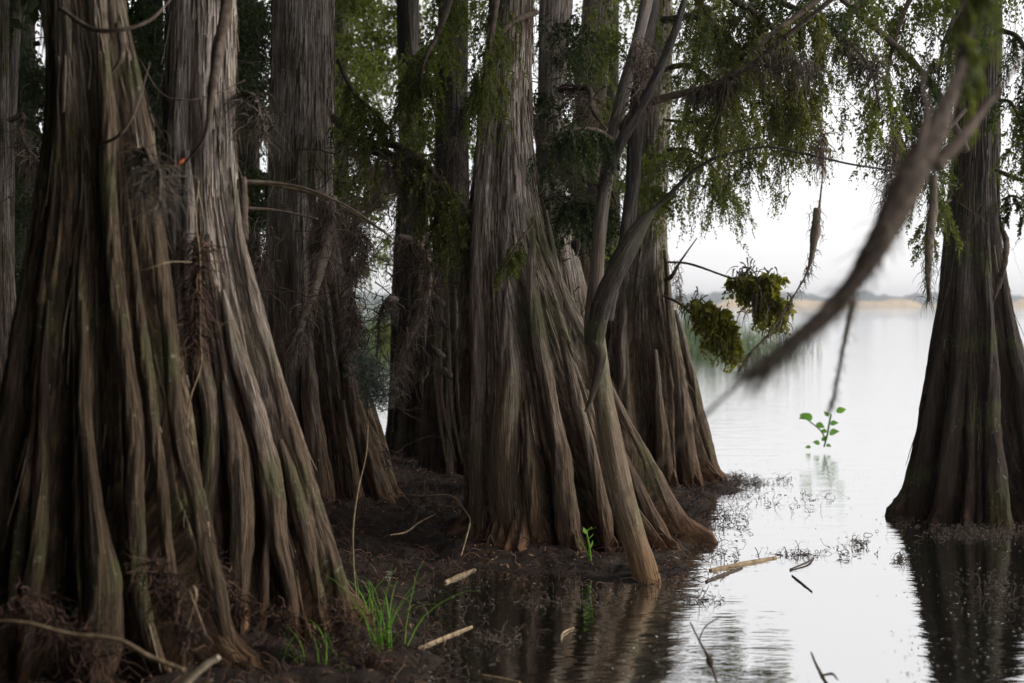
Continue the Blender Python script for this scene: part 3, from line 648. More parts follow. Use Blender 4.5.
crown(tI, [(690, 15, 11.6, 46, 30, .8, 200), (680, 130, 11.5, 24, 46, .6, 120), (655, 180, 11.4, 26, 34, .5, 120)], LEAF, .26, 14, .036, 109)
crown(TB[5], [(612, 60, 14.5, 60, 110, 1, 200), (520, 60, 15, 120, 120, 1, 240), (460, 190, 14.5, 24, 70, .6, 70), (600, 210, 14.5, 30, 60, .7, 120)], LEAF, .36, 12, .055, 110)

# boughs with hanging leafy twigs
bough(tF, [(500, -30, 8.9, 4), (494, 20, 8.6, 3), (487, 60, 8.5, 2), (482, 95, 8.45, 1)], LEAF, 50, .22, seed=201, leaf=.024)
bough(tE, [(452, -10, 10.5, 4), (440, 30, 9.6, 3), (425, 60, 9.2, 2), (420, 90, 9.0, 1)], LEAF, 60, .26, seed=202)
bough(tC, [(338, 60, 10, 2), (352, 90, 9.6, 2), (372, 110, 9.3, 1.6), (392, 132, 9.2, 1)], LEAF, 46, .26, seed=203)
bough(tC, [(380, 142, 9.4, 3), (405, 150, 9.1, 3), (430, 168, 9.0, 2.4), (448, 200, 8.95, 1.6), (452, 240, 8.9, 1)], LEAFDRY, 80, .26, seed=204, rough=.5)
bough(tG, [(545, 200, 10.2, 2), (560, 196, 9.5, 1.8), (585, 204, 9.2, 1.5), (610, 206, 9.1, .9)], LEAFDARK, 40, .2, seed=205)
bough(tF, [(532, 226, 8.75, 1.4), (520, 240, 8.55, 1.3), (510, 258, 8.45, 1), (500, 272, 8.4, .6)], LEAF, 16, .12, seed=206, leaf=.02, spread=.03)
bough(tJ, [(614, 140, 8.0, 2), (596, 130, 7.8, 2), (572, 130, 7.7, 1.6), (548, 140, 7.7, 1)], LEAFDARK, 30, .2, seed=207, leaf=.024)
bough(tI, [(662, 70, 11.6, 3), (690, 66, 11, 3), (720, 90, 10.6, 2.4), (742, 130, 10.4, 1.6), (752, 170, 10.3, 1)], LEAF, 60, .30, seed=208)
bough(tI, [(664, 20, 11.4, 4), (700, 18, 10.8, 3.5), (740, 50, 10.4, 3), (780, 110, 10.2, 1.6), (790, 140, 10.2, 1)], LEAFDRY, 70, .30, seed=209)
bough(tI, [(668, 150, 11.6, 2), (690, 150, 11.2, 1.8), (712, 166, 11, 1.4), (725, 190, 10.9, .8)], LEAF, 54, .30, seed=210)
bough(tI, [(664, 120, 11.6, 1.6), (690, 122, 11.0, 1.4), (730, 124, 10.8, 1.0)], LEAFDRY, 24, .22, seed=211)
# the tangle of limbs running right across the top
tg = [((690, -30, 8.6, 5), (735, 0, 8.4, 4.2), (775, 30, 8.3, 3.4), (800, 70, 8.2, 2.2), (808, 110, 8.2, 1)),
      ((720, -40, 8.9, 4), (770, -4, 8.8, 3.4), (830, 26, 8.6, 2.6), (868, 66, 8.5, 1.6), (880, 110, 8.5, .8)),
      ((840, -20, 8.2, 3.5), (800, 14, 8.1, 3), (760, 44, 8.0, 2.6), (728, 90, 8.0, 1.8), (712, 130, 8.0, 1)),
      ((900, -30, 8.9, 3.5), (860, 4, 8.8, 3), (822, 50, 8.7, 2.2), (800, 100, 8.7, 1.4), (806, 134, 8.7, .8)),
      ((930, -30, 9.4, 3), (905, 10, 9.3, 2.6), (888, 70, 9.2, 2), (892, 120, 9.2, 1.2), (900, 150, 9.2, .6)),
      ((690, -10, 9.4, 3.5), (712, 20, 9.2, 3), (722, 56, 9.1, 2.4), (735, 110, 9.0, 1.4)),
      ((770, -30, 8.7, 3), (752, 0, 8.6, 2.6), (762, 40, 8.5, 2), (778, 80, 8.5, 1.3), (786, 110, 8.5, .7))]
for i, t in enumerate(tg):
    bough(tJ if i in (0, 2, 5) else (tK if i in (3, 4) else tI), t, LEAFDRY if i % 2 == 0 else LEAF, 44, .30, seed=220+i, leaf=.03, rough=.4)
for i, t in enumerate([((960, 60, 9.8, 3), (930, 70, 9.3, 2.4), (912, 110, 9.1, 1.6), (905, 145, 9.0, .8)),
                       ((965, 110, 9.9, 2.5), (948, 130, 9.6, 2), (930, 150, 9.4, 1.2), (925, 190, 9.4, .8)),
                       ((1000, 30, 9.9, 3), (1020, 40, 9.6, 2.4), (1034, 80, 9.5, 1.5), (1036, 130, 9.5, .8)),
                       ((1000, 100, 9.9, 2), (1012, 104, 9.7, 1.8), (1022, 130, 9.6, 1.2), (1024, 165, 9.6, .6)),
                       ((985, -30, 9.6, 4), (965, 0, 9.3, 3), (945, 40, 9.1, 2), (938, 80, 9.1, 1)),
                       ((950, 200, 9.9, 1.8), (940, 206, 9.8, 1.6), (930, 216, 9.7, 1.2), (925, 235, 9.7, .7)),
                       ((1002, 200, 10.1, 1.4), (1014, 196, 10, 1.2), (1028, 204, 9.9, .8))]):
    bough(tK, t, LEAF if i % 2 else LEAFDARK, 32 if i < 5 else 14, .28 if i < 5 else .16, seed=240+i, leaf=.028)
crown(tK, [(975, -40, 9.6, 60, 50, .6, 260), (900, -10, 9.6, 60, 34, .6, 200)], LEAF, .28, 14, .034, 111)
crown(tJ, [(810, 14, 8.6, 70, 26, .5, 130), (740, 40, 8.7, 46, 40, .5, 80)], LEAFDARK, .26, 14, .026, 112)

# overhead crowns of the same trees, above the frame: they shade the bank and show mirrored in the water
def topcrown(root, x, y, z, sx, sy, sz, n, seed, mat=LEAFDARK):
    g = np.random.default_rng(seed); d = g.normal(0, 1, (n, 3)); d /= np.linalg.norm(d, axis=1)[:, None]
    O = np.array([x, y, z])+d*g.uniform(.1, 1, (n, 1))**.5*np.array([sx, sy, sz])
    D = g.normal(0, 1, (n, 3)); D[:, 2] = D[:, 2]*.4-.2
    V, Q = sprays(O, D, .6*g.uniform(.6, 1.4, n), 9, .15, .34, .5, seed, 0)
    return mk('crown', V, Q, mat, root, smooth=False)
for i, (t, x, y, z, sx, sy, sz, n) in enumerate([(tA, -2.2, 5.0, 6.4, 2.2, 2.4, 1.6, 2600), (tB, -1.2, 6.2, 6.0, 1.7, 2.0, 1.6, 2200), (tC, -1.6, 9.9, 7.2, 1.8, 2.0, 1.8, 900),
        (tF, 0.0, 9.2, 6.9, 1.5, 1.9, 1.5, 800), (tD, -1.4, 13.0, 7.0, 2, 2, 1.8, 800), (tE, -.8, 11.6, 7.0, 1.5, 1.6, 1.6, 600),
        (tI, 1.2, 12.0, 6.9, 1.5, 1.8, 1.5, 600), (tK, 3.4, 10.0, 6.6, 1.4, 1.6, 1.5, 700), (tL, -4, 9.4, 6, 2, 2, 2.4, 1800), (tL2, -4.6, 11, 6, 2, 2, 2.4, 1500)]):
    topcrown(t, x, y, z, sx, sy, sz, n, 300+i)
# unseen grove trees added beside and behind the viewpoint for shade
for i, (x, y, lab) in enumerate([(-3.6, 3.4, 'cypress of the grove beside the viewpoint, out of view to the left'), (-1.9, -2.2, 'unseen grove cypress behind the viewpoint, added for shade'), (-5.0, 6.4, 'unseen grove cypress beyond the left edge, added for shade'), (-4.2, .2, 'unseen grove cypress left behind the viewpoint, added for shade'), (.9, -3.4, 'unseen cypress standing in the water behind the viewpoint, added to block light')]):
    t = thing('cypress_tree', lab, 'tree', (x, y, .0), 'cypress trees on the bank')
    w = [(CAMH+.2, .35), (CAMH-1.5, .62)]
    px = 512
    Vt, Qt, At = tube([(x, y, -.3), (x, y, .4), (x, y, 1.5), (x, y, 3.5), (x, y, 8)], [.7, .55, .33, .27, .15], 60, 40, .3, i)
    mk('trunk', Vt, Qt, BARK, t, attr=At)
    topcrown(t, x, y, 4.4, 2.4, 2.4, 3.0, 3600, 330+i)

for i, (x, y, h, lab) in enumerate([(.6, -4.4, 3.0, 'unseen leafy bush in the shallows behind the viewpoint, added to block light'), (-3.4, 1.2, 2.6, 'unseen leafy bush left of the viewpoint, added for shade'), (-1.6, -3.4, 3.0, 'unseen leafy bush under the grove behind the viewpoint, added for shade'), (-4.6, 4.4, 2.8, 'unseen leafy bush beyond the left edge, added for shade'), (-4.2, -2.0, 3.0, 'unseen leafy bush deep in the grove behind the viewpoint, added for shade')]):
    t = thing('bush', lab, 'bush', (x, y, 0), 'added shade bushes')  # unseen bushes, added to block light from the left and behind
    for k in range(3):
        Vt, Qt, At = tube([(x, y, -.2), (x+.3*math.cos(k*2.1), y+.3*math.sin(k*2.1), h*.4), (x+.8*math.cos(k*2.1), y+.8*math.sin(k*2.1), h*.9)], [.05, .035, .012], 30, 8, .3, k)
        mk('stem', Vt, Qt, DEADWOOD, t, attr=At)
    topcrown(t, x, y, h*.55, 1.7, 1.7, h*.6, 2200, 360+i)
tn = [o for o in bpy.data.objects if o.get('label') == 'cypress of the grove beside the viewpoint, out of view to the left'][0]
topcrown(tn, -1.9, 2.5, 3.9, 1.5, 1.5, .9, 2200, 390)  # extra unseen crown added to shade the near left trunks
# ------------------------------------------------------------ near moss-wrapped hanging branch, out of focus
def near_branch():
    pts = [(1010, -160, 3.4, 5), (985, -40, 3.3, 5), (968, 40, 3.2, 6), (952, 90, 3.1, 9), (934, 132, 3.0, 16), (912, 175, 2.92, 20), (893, 215, 2.88, 18), (875, 250, 2.84, 15), (852, 285, 2.82, 12), (825, 315, 2.8, 11), (797, 340, 2.78, 9.5), (776, 356, 2.76, 7), (762, 366, 2.75, 4.5), (745, 378, 2.74, 2.6), (700, 420, 2.73, 2.6), (660, 462, 2.72, 2.2), (612, 506, 2.7, 1.5)]
    W = np.array([P(a, b, c) for a, b, c, d in pts]); r = [d/FPX*c*.72 for a, b, c, d in pts]
    t = thing('hanging_branch', 'thick brown moss-wrapped branch hanging close by in front of the lake, blurred', 'branch', W[6])
    V, Q, A = tube(W, r, 260, 24, .35, 3); mk('stem', V, Q, TWIG, t, attr=A)
    C = catmull(np.hstack([W, np.array(r)[:, None]]), 300)[:232]; g = np.random.default_rng(4); n = 1500
    ix = g.integers(10, 232, n); O = C[ix, :3]+g.normal(0, .4, (n, 3))*C[ix, 3:4]
    T = np.gradient(C[:, :3], axis=0)[ix]; T /= np.linalg.norm(T, axis=1)[:, None]
    V, Q = strands(O, T+g.normal(0, .35, (n, 3)), .07*g.uniform(.4, 1.3, n), .0016, 5, .25, .15, .8, 5)
    mk('moss_wrap', V, Q, DARKMOSS, t)
    bW = [(1060, -60, 3.2, 5), (1010, 30, 3.2, 6), (982, 70, 3.1, 5), (968, 120, 3.0, 4), (955, 140, 2.97, 3)]
    limb(t, [(1060, 0, 3.25, 1), (1012, 72, 3.15, 2), (985, 108, 3.1, 3.5), (960, 140, 3.0, 6), (934, 168, 2.95, 8)], TWIG, 'fork', 40, 10, .3, 5)
    limb(t, [(905, 190, 2.9, 6), (925, 120, 2.95, 4), (922, 80, 3.0, 2.4), (930, 50, 3.05, 1)], TWIG, 'fork', 40, 10, .4, 6)
near_branch()
lf = thing('leafy_twig', 'blurred yellow green leafy twig hanging near, over the right trunk top', 'twig', P(968, -60, 3.3))
bough(lf, [(985, -90, 3.3, 3), (970, -30, 3.25, 2.4), (962, 20, 3.2, 2), (958, 60, 3.2, 1)], LEAF, 26, .10, K=12, leaf=.016, seed=260, spread=.03)

MOSSLAB = ['moss on a short dead branch right of the third trunk, upper', 'moss on a drooping dead branch right of the third trunk, middle', 'moss on a drooping dead branch low beside the bright gap',
 'moss on the branch reaching left from the slim dark trunk', 'moss on the branch between the two dark middle trunks', 'moss hanging low across the bright gap',
 'moss on the top branch of the dark trunk left of centre', 'moss on the middle branch of the dark trunk left of centre', 'moss in the slit just left of the central trunk',
 'moss right of the central trunk top, above the pale knob', 'moss right of the pale knob', 'moss on the drooping branch left of the forked stem', 'moss low between central trunk and forked stem',
 'moss on a twig off the right flank of the central trunk', 'moss on a twig off the left flank of the central trunk', 'moss between the forks of the leaning stem', 'moss beside the pale right edge of the twin cypress top',
 'moss in the dark slot between the two nearest trunks', 'moss by the thin grey trunks at the far left']
# ------------------------------------------------------------ moss beards and hanging debris
M = moss
M('spanish_moss', 'thin moss rope with a fat knot at its top, left of the big blurred branch', [(818, 208, 7.6, 7), (815, 232, 7.6, 10), (812, 255, 7.6, 6), (806, 275, 7.6, 2.4), (790, 302, 7.6, 1.8), (770, 332, 7.6, 1.8), (752, 352, 7.6, 3), (738, 372, 7.6, 3)], 260, .06, .0022, DARKMOSS, seed=1, group='moss ropes over the lake', core=.45, wob=.3)
M('spanish_moss', 'thin twig above the knotted moss rope', [(824, 150, 7.6, 1), (822, 180, 7.6, 1), (819, 210, 7.6, 2)], 30, .04, .0015, seed=2, group='moss ropes over the lake', core=.6)
M('spanish_moss', 'dark moss rope dangling from the lower side of the blurred branch', [(853, 300, 3.9, 5), (846, 335, 3.9, 5), (840, 365, 3.9, 3.5), (834, 395, 3.9, 3), (829, 412, 3.9, 2.6)], 160, .028, .001, DARKMOSS, seed=3, group='moss ropes over the lake', core=.5)
M('spanish_moss', 'long brown moss tassel hanging beside the right trunk', [(934, 175, 8.6, 6), (933, 210, 8.6, 9), (929, 245, 8.6, 8), (928, 275, 8.6, 5), (929, 302, 8.6, 3)], 260, .11, .002, DARKMOSS, seed=4, group='moss ropes over the lake', core=.5)
M('spanish_moss', 'green and brown moss rag on the twig tip, the right one of two', [(742, 270, 11, 12), (756, 282, 11, 22), (766, 300, 11, 20), (776, 322, 11, 7)], 260, .16, .006, DARKMOSS, 5, 'moss rags on the bank-end tree', 0, wob=.1, grav=.9)
M('spanish_moss', 'bright olive green moss rag on the twig tip, the left one of two', [(690, 302, 11, 7), (706, 312, 11, 18), (718, 328, 11, 20), (730, 346, 11, 6)], 260, .14, .007, MOSSGREEN, 6, 'moss rags on the bank-end tree', 0, wob=.1, grav=.9)
M('spanish_moss', 'moss strands hanging on the bank-end trunk just above the reeds', [(676, 262, 11.7, 5), (678, 290, 11.7, 6), (680, 305, 11.7, 5)], 120, .12, .003, MOSS, 7, 'moss rags on the bank-end tree')
rag = thing('leafy_rag', 'olive leaf tuft caught at the tip of the twig over the reeds', 'leaf tuft', P(755, 282, 11))
crown(rag, [(756, 282, 11, 20, 12, .06, 110), (768, 304, 11, 14, 18, .05, 90), (738, 280, 11, 12, 10, .05, 40)], MOSSGREEN, .12, 10, .055, 401, 'leaves', w=.4)
rag2 = thing('leafy_rag', 'yellow green leaf tuft lying over the lower twig by the reeds', 'leaf tuft', P(712, 320, 11))
crown(rag2, [(706, 312, 11, 20, 10, .06, 120), (720, 328, 11, 14, 14, .05, 90), (732, 345, 11, 7, 10, .04, 40)], MOSSGREEN, .12, 10, .055, 402, 'leaves', w=.4)
# dead shaggy clumps in the left gap
dead = [('shaggy brown moss clump hanging at the end of the thin pale twig', [(322, 200, 9.2, 6), (324, 225, 9.2, 10), (318, 250, 9.2, 7)], 260, MOSS),
        ('diagonal dark limb wrapped in moss across the pale third trunk', [(334, 196, 9.0, 6), (328, 240, 9.0, 9), (314, 290, 8.95, 8), (300, 330, 8.9, 6), (292, 352, 8.9, 3)], 420, MOSS),
        ('reddish moss clump hanging in the bright gap', [(352, 205, 9.5, 8), (358, 232, 9.5, 12), (356, 262, 9.5, 9), (352, 276, 9.5, 5)], 320, MOSS),
        ('bent moss-covered stem arching down in front of the gap', [(398, 238, 9.8, 6), (418, 244, 9.8, 9), (427, 266, 9.8, 10), (424, 300, 9.8, 9), (412, 330, 9.8, 8), (400, 362, 9.8, 5), (393, 392, 9.8, 3)], 560, MOSS),
        ('grey green lichen bush growing low on the third trunk', [(362, 360, 9.4, 12), (372, 380, 9.4, 18), (378, 400, 9.4, 16)], 700, LICHEN),
        ('brown moss curtain hanging under the mossy limb, left part', [(388, 160, 9.1, 12), (405, 178, 9.1, 16), (420, 200, 9.1, 14)], 380, MOSS),
        ('brown moss curtain hanging under the mossy limb, right part', [(430, 182, 9.0, 10), (444, 205, 9.0, 12), (448, 238, 9.0, 8)], 300, MOSS),
        ('thin moss tuft on the dark stem at the left of the bright gap', [(350, 290, 9.6, 4), (352, 320, 9.6, 6), (350, 345, 9.6, 5)], 180, MOSS),
        ('moss tuft hanging from the forked branch above the central trunk', [(640, 40, 8, 8), (640, 80, 8, 10), (634, 110, 8, 6)], 200, MOSS),
        ('moss beard on the dark limb at upper right, nearest the trunks', [(690, 92, 8, 6), (712, 88, 7.95, 8), (735, 78, 7.9, 8)], 160, DARKMOSS),
        ('moss beard under the tangled boughs at top centre right', [(760, 60, 7.8, 16), (790, 60, 7.8, 20), (815, 70, 7.8, 12)], 170, DARKMOSS),
        ('moss beard under the tangled boughs farthest right', [(835, 40, 8.4, 14), (858, 60, 8.4, 16), (880, 66, 8.4, 10)], 170, DARKMOSS),
        ('moss strands dangling beside the right trunk top', [(895, 130, 8.8, 5), (892, 165, 8.8, 6), (886, 205, 8.8, 4)], 180, MOSS),
        ('moss strand dangling from the purple arched twig', [(822, 130, 7.65, 4), (820, 150, 7.65, 3), (822, 165, 7.65, 2)], 60, MOSS),
        ('red brown shaggy roots on the front of the twin cypress', [(200, 235, 6.05, 4), (198, 270, 6.0, 6), (197, 310, 5.98, 5), (194, 350, 5.96, 2)], 260, ROOTS),
        ('dark moss tuft on the third trunk at its left side', [(252, 230, 9.9, 8), (262, 262, 9.8, 10), (256, 300, 9.8, 8)], 240, MOSS)]
for i, (lab, pts, n, mt) in enumerate(dead):
    gt = 'lichen_bush' if mt is LICHEN else 'spanish_moss'
    M(gt, lab, pts, int(n*1.7), .16 if mt is not LICHEN else .08, .0030, mt, 20+i, 'moss clumps among the trunks', .55 if i in (1, 3) else 0, wob=.3 if mt is not LICHEN else .8, grav=.5 if mt is not LICHEN else .0)

# fine dead twigs tangled between the trunks
def twigs(name, lab, cat, boxes, r=.0025, L=.5, mat=TWIG, seed=0, group=None):
    g = np.random.default_rng(seed); O = []; D = []
    for (px, py, Yc, sx, sy, n) in boxes:
        O.append(np.array([P(px+g.uniform(-sx, sx), py+g.uniform(-sy, sy), Yc+g.uniform(-.4, .4)) for _ in range(n)]))
        D.append(g.normal(0, 1, (n, 3))*[1, .4, .8])
    O = np.vstack(O); D = np.vstack(D)
    V, Q = strands(O, D, L*g.uniform(.3, 1.3, len(O)), r*g.uniform(.4, 1.5, len(O)), 9, .15, .28, .7, seed)
    return tag(mk(name, V, Q, mat, None, loc=tuple(O.mean(0))), lab, cat, group, 'stuff')
twigs('dead_twigs', 'tangle of fine dead twigs in the shade between the trunks', 'twigs', [(60, 140, 9, 50, 120, 20), (250, 130, 9.5, 20, 120, 26), (270, 250, 8.6, 40, 60, 30), (350, 250, 9.8, 30, 120, 60), (400, 330, 11, 20, 80, 40), (450, 250, 10.6, 20, 120, 70), (580, 200, 9.6, 40, 90, 90), (560, 120, 9.8, 30, 90, 60), (370, 250, 9.8, 30, 90, 80), (385, 440, 10.4, 20, 40, 10)], r=.004, seed=1)
twigs('bare_twigs', 'fine bare twigs among the boughs over the lake', 'twigs', [(720, 80, 8.6, 60, 70, 50), (820, 60, 8.6, 70, 60, 50), (700, 140, 9.5, 30, 60, 20), (1015, 190, 9.6, 12, 60, 16), (930, 190, 9.4, 20, 50, 12), (985, 200, 9.4, 20, 60, 8)], r=.0022, seed=2)

for i, (lab, pts, n) in enumerate([('matted hair roots in the hollow at the foot of the nearest trunk', [(150, 560, 5.35, 16), (175, 600, 5.3, 18), (195, 640, 5.2, 16)], 520),
        ('matted hair roots between the toes of the twin cypress', [(222, 560, 6.1, 10), (226, 600, 6.05, 10), (268, 610, 6.0, 12), (290, 620, 5.95, 10)], 420),
        ('hair roots fringing the right foot of the twin cypress', [(330, 600, 5.9, 10), (345, 630, 5.85, 12), (370, 660, 5.8, 14), (395, 680, 5.8, 12)], 520),
        ('hair roots on the left foot of the nearest trunk', [(20, 600, 5.1, 20), (60, 630, 5.05, 20), (110, 655, 5.0, 20)], 420)]):
    moss('root_mat', lab, pts, n, .14, .0022, ROOTS, 700+i, 'hair root mats', 0, wob=.45, grav=.3, cat='roots')
g = np.random.default_rng(88)
for i, (t, px, py, Yc, dx, dy) in enumerate([(tC, 338, 150, 10.2, 30, 30), (tC, 340, 230, 10.2, 22, 40), (tC, 345, 300, 10.1, 14, 50), (tD, 400, 180, 12.8, -30, 50), (tD, 425, 230, 12.8, 30, 40), (tD, 396, 300, 12.6, -18, 60),
        (tE, 432, 90, 11.6, -34, 50), (tE, 434, 200, 11.5, -26, 60), (tE, 470, 250, 11.5, 10, 60), (tG, 560, 90, 10.5, 34, 50), (tG, 562, 170, 10.4, 40, 40), (tH, 600, 100, 11.6, -30, 70), (tH, 574, 230, 11.6, -18, 50),
        (tF, 540, 150, 9.2, 24, 30), (tF, 484, 90, 9.0, -24, 50), (tI, 644, 120, 11.7, -30, 50), (tB, 238, 100, 6.8, 26, 40), (tA, 134, 150, 5.7, 24, 60), (tL, 10, 120, 9.4, 26, 80)]):
    pts = [(px, py, Yc, 3.0)]
    for k in range(1, 6):
        f = k/5; pts.append((px+dx*f*1.3+g.normal(0, 4), py-14*math.sin(f*2.5)+dy*f**1.6+g.normal(0, 4), Yc-.5*f+g.normal(0, .08), 4.2-3.2*f))
    limb(t, pts, TWIG, 'dead_branch', 50, 10, .45, 90+i)
    moss('spanish_moss', MOSSLAB[i], [(a, b+4, c, 5) for a, b, c, d in pts[1:]], 260, .2, .0028, DARKMOSS if i % 3 else MOSS, 150+i, 'moss clumps among the trunks', 0, wob=.28)
# ------------------------------------------------------------ vines and stems in front of the trunks
def single(name, lab, cat, pts, mat=None, rough=.2, seed=0, n=60, seg=8, group=None):
    if mat is STRAW or mat is None: mat = VINE
    W = np.array([P(a, b, c) for a, b, c, d in pts]); r = [d/FPX*c*(.62 if d < 2 else .85) for a, b, c, d in pts]
    V, Q, A = tube(W, r, n, seg, rough, seed)
    return tag(mk(name, V, Q, mat, None, loc=tuple(W[-1]), attr=A), lab, cat, group)
single('vine', 'thin pale vine hanging down the front of the twin cypress', 'vine', [(199, 180, 6.1, .9), (196, 220, 6.0, 1.2), (200, 260, 5.98, 1.4), (200, 330, 5.95, 1.5), (201, 365, 5.93, 1.5), (190, 400, 5.9, 1.5), (188, 440, 5.9, 1.6), (199, 490, 5.85, 1.7), (209, 530, 5.8, 1.7), (208, 560, 5.8, 1.5)], STRAW, group='thin vines')
single('vine', 'thin curling vine branching right across the twin cypress', 'vine', [(200, 320, 5.95, .6), (212, 332, 5.93, .7), (226, 322, 5.93, .7), (245, 318, 5.95, .6)], STRAW, group='thin vines')
single('vine', 'short curling vine crossing the ridge of the nearest trunk', 'vine', [(120, 276, 5.35, .5), (150, 268, 5.3, .7), (170, 262, 5.4, .8), (192, 262, 5.9, .6)], STRAW, group='thin vines')
single('plant_stem', 'thin brown upright stem in front of the third trunk, above the grass', 'stem', [(368, 425, 7.0, .8), (366, 455, 7.0, 1.2), (358, 490, 7.0, 1.4), (353, 530, 7.0, 1.5), (354, 572, 7.0, 1.6), (358, 610, 7.0, 1.5)], STRAW)
single('aerial_root', 'looped pale root at the foot of the twin cypress', 'root', [(186, 632, 5.2, 1.2), (192, 612, 5.2, 1.6), (196, 596, 5.2, 2), (194, 587, 5.2, 1.6), (190, 590, 5.2, 1.4), (193, 600, 5.18, 1.4), (200, 618, 5.18, 1.4), (206, 636, 5.18, 1)], STRAW, .3)
single('fallen_branch', 'long thin bent branch lying along the bottom left corner', 'branch', [(-40, 622, 4.55, 1.5), (20, 622, 4.5, 2), (70, 634, 4.45, 2.3), (118, 640, 4.4, 2.6), (150, 657, 4.35, 3), (184, 670, 4.3, 2.2)], STRAW, .25)
single('broken_stick', 'short thick pale stick with a cut end at the bottom left', 'stick', [(172, 700, 4.35, 4), (188, 681, 4.35, 4.2), (205, 666, 4.35, 4), (219, 657, 4.35, 3.4)], CUTWOOD, .2)
single('broken_stick', 'pale stick end just right of the bottom left stick', 'stick', [(190, 700, 4.4, 2), (205, 684, 4.4, 2.4), (212, 680, 4.4, 2)], STRAW, .2)
single('fallen_twig', 'bent bare twig on the dark bank, upper one in the gap', 'twig', [(400, 494, 10, 1), (425, 496, 9.8, 1.4), (452, 496, 9.4, 1.5), (466, 512, 8.8, 1.6), (470, 522, 8.6, 1.5), (464, 546, 8.3, 1.2), (461, 556, 8.2, 1)], STRAW)
single('fallen_twig', 'bare twig with a side spur lying on the dark bank', 'twig', [(390, 535, 8.5, 1), (406, 532, 8.6, 1.6), (420, 522, 8.7, 1.5), (436, 514, 8.8, 1)], STRAW)
single('fallen_twig', 'arched bare twig standing up from the dark bank', 'twig', [(412, 530, 8.7, .8), (418, 510, 8.8, 1), (416, 490, 8.9, 1), (408, 476, 9, .7)], TWIG)
def floaty(name, lab, cat, x0, y0, x1, y1, r, mat=STRAW, bend=0, seed=0, group=None, z=.004):
    A = P(x0, y0, CAMH*FPX/(y0-HOR)); B = P(x1, y1, CAMH*FPX/(y1-HOR)); A[2] = z; B[2] = z*.7
    Mid = (A+B)/2; Mid[0] += bend; Mid[2] += abs(bend)*.2
    V, Q, At = tube([A, Mid, B], [r*.7, r, r*.6], 40, 10, .25, seed)
    return tag(mk(name, V, Q, mat, None, loc=tuple(Mid), attr=At), lab, cat, group)
floaty('floating_stick', 'tan stick floating on the water at the foot of the central cypress', 'stick', 445, 583, 475, 570, .014, STRAW, 0, 1, 'sticks afloat')
floaty('floating_stick', 'white bleached stick floating right of the grass tuft', 'stick', 418, 649, 472, 627, .008, STRAW, .0, 2, 'sticks afloat')
floaty('floating_stick', 'orange tan stick floating in the bright water, upper of the crossed pair', 'stick', 710, 571, 776, 558, .014, STRAW, 0, 3, 'sticks afloat')
floaty('floating_stick', 'dark stick floating in the bright water, lower of the crossed pair', 'stick', 706, 582, 742, 568, .010, TWIG, 0, 4, 'sticks afloat')
floaty('floating_stick', 'dark bent twig floating right of the crossed sticks', 'stick', 790, 570, 814, 558, .006, TWIG, .03, 5, 'sticks afloat')
floaty('floating_stick', 'thin dark twig pointing down right in the bright water', 'stick', 792, 576, 812, 592, .005, TWIG, 0, 6, 'sticks afloat')
floaty('floating_stick', 'grey stick floating at the bottom edge beneath the dark trunks', 'stick', 482, 676, 520, 683, .006, STRAW, 0, 7, 'sticks afloat')
floaty('floating_stick', 'short curved pale twig in the dark reflections', 'stick', 561, 641, 574, 628, .005, STRAW, -.02, 8, 'sticks afloat')
tw = thing('emergent_twig', 'dark budded twig curving out of the water near the bottom', 'twig', P(716, 690, 5.6)*[1, 1, 0])
limb(tw, [(722, 700, 5.5, 1), (716, 680, 5.55, 1.2), (710, 661, 5.6, 1.3), (699, 640, 5.65, 1), (690, 622, 5.7, .8)], TWIG, 'stem', 40, 8, .3, 1)
limb(tw, [(712, 668, 5.6, 1), (710, 661, 5.6, 4), (708, 655, 5.6, 1)], TWIG, 'bud', 16, 8, .3, 2)
limb(tw, [(699, 640, 5.65, .8), (706, 626, 5.6, .7), (722, 616, 5.6, .5)], TWIG, 'side_twig', 20, 6, .3, 3)
tw = thing('emergent_twig', 'dark forked twig standing out of the water at the bottom edge', 'twig', P(820, 690, 5.6)*[1, 1, 0])
limb(tw, [(830, 690, 5.5, 1.6), (822, 676, 5.5, 1.8), (816, 664, 5.5, 1.2), (811, 652, 5.5, .7)], TWIG, 'stem', 30, 8, .5, 4)
limb(tw, [(820, 676, 5.5, 1.2), (832, 674, 5.5, 1.4), (838, 680, 5.5, .7)], TWIG, 'side_twig', 20, 8, .5, 5)

# orange fungus dab
c = P(180, 164, 6.05)
V, Q, A = tube([c+[-.012, 0, -.018], c+[0, -.02, .0], c+[.012, 0, .018], c+[.016, .01, .026]], [.003, .008, .007, .002], 20, 12, .8, 3)
tag(mk('shelf_fungus', V, Q, ORANGE, None, loc=tuple(c)), 'small bright orange fungus on the bark of the twin cypress', 'fungus')
c = P(576, 247, 8.9)
V, Q, A = tube([c+[0, .2, .03], c+[0, .04, .02], c+[0, -.02, 0], c+[0, -.03, -.05]], [.02, .028, .026, .006], 24, 14, .6, 4)
mk('knot', V, Q, BARKDARK, tF, attr=A)

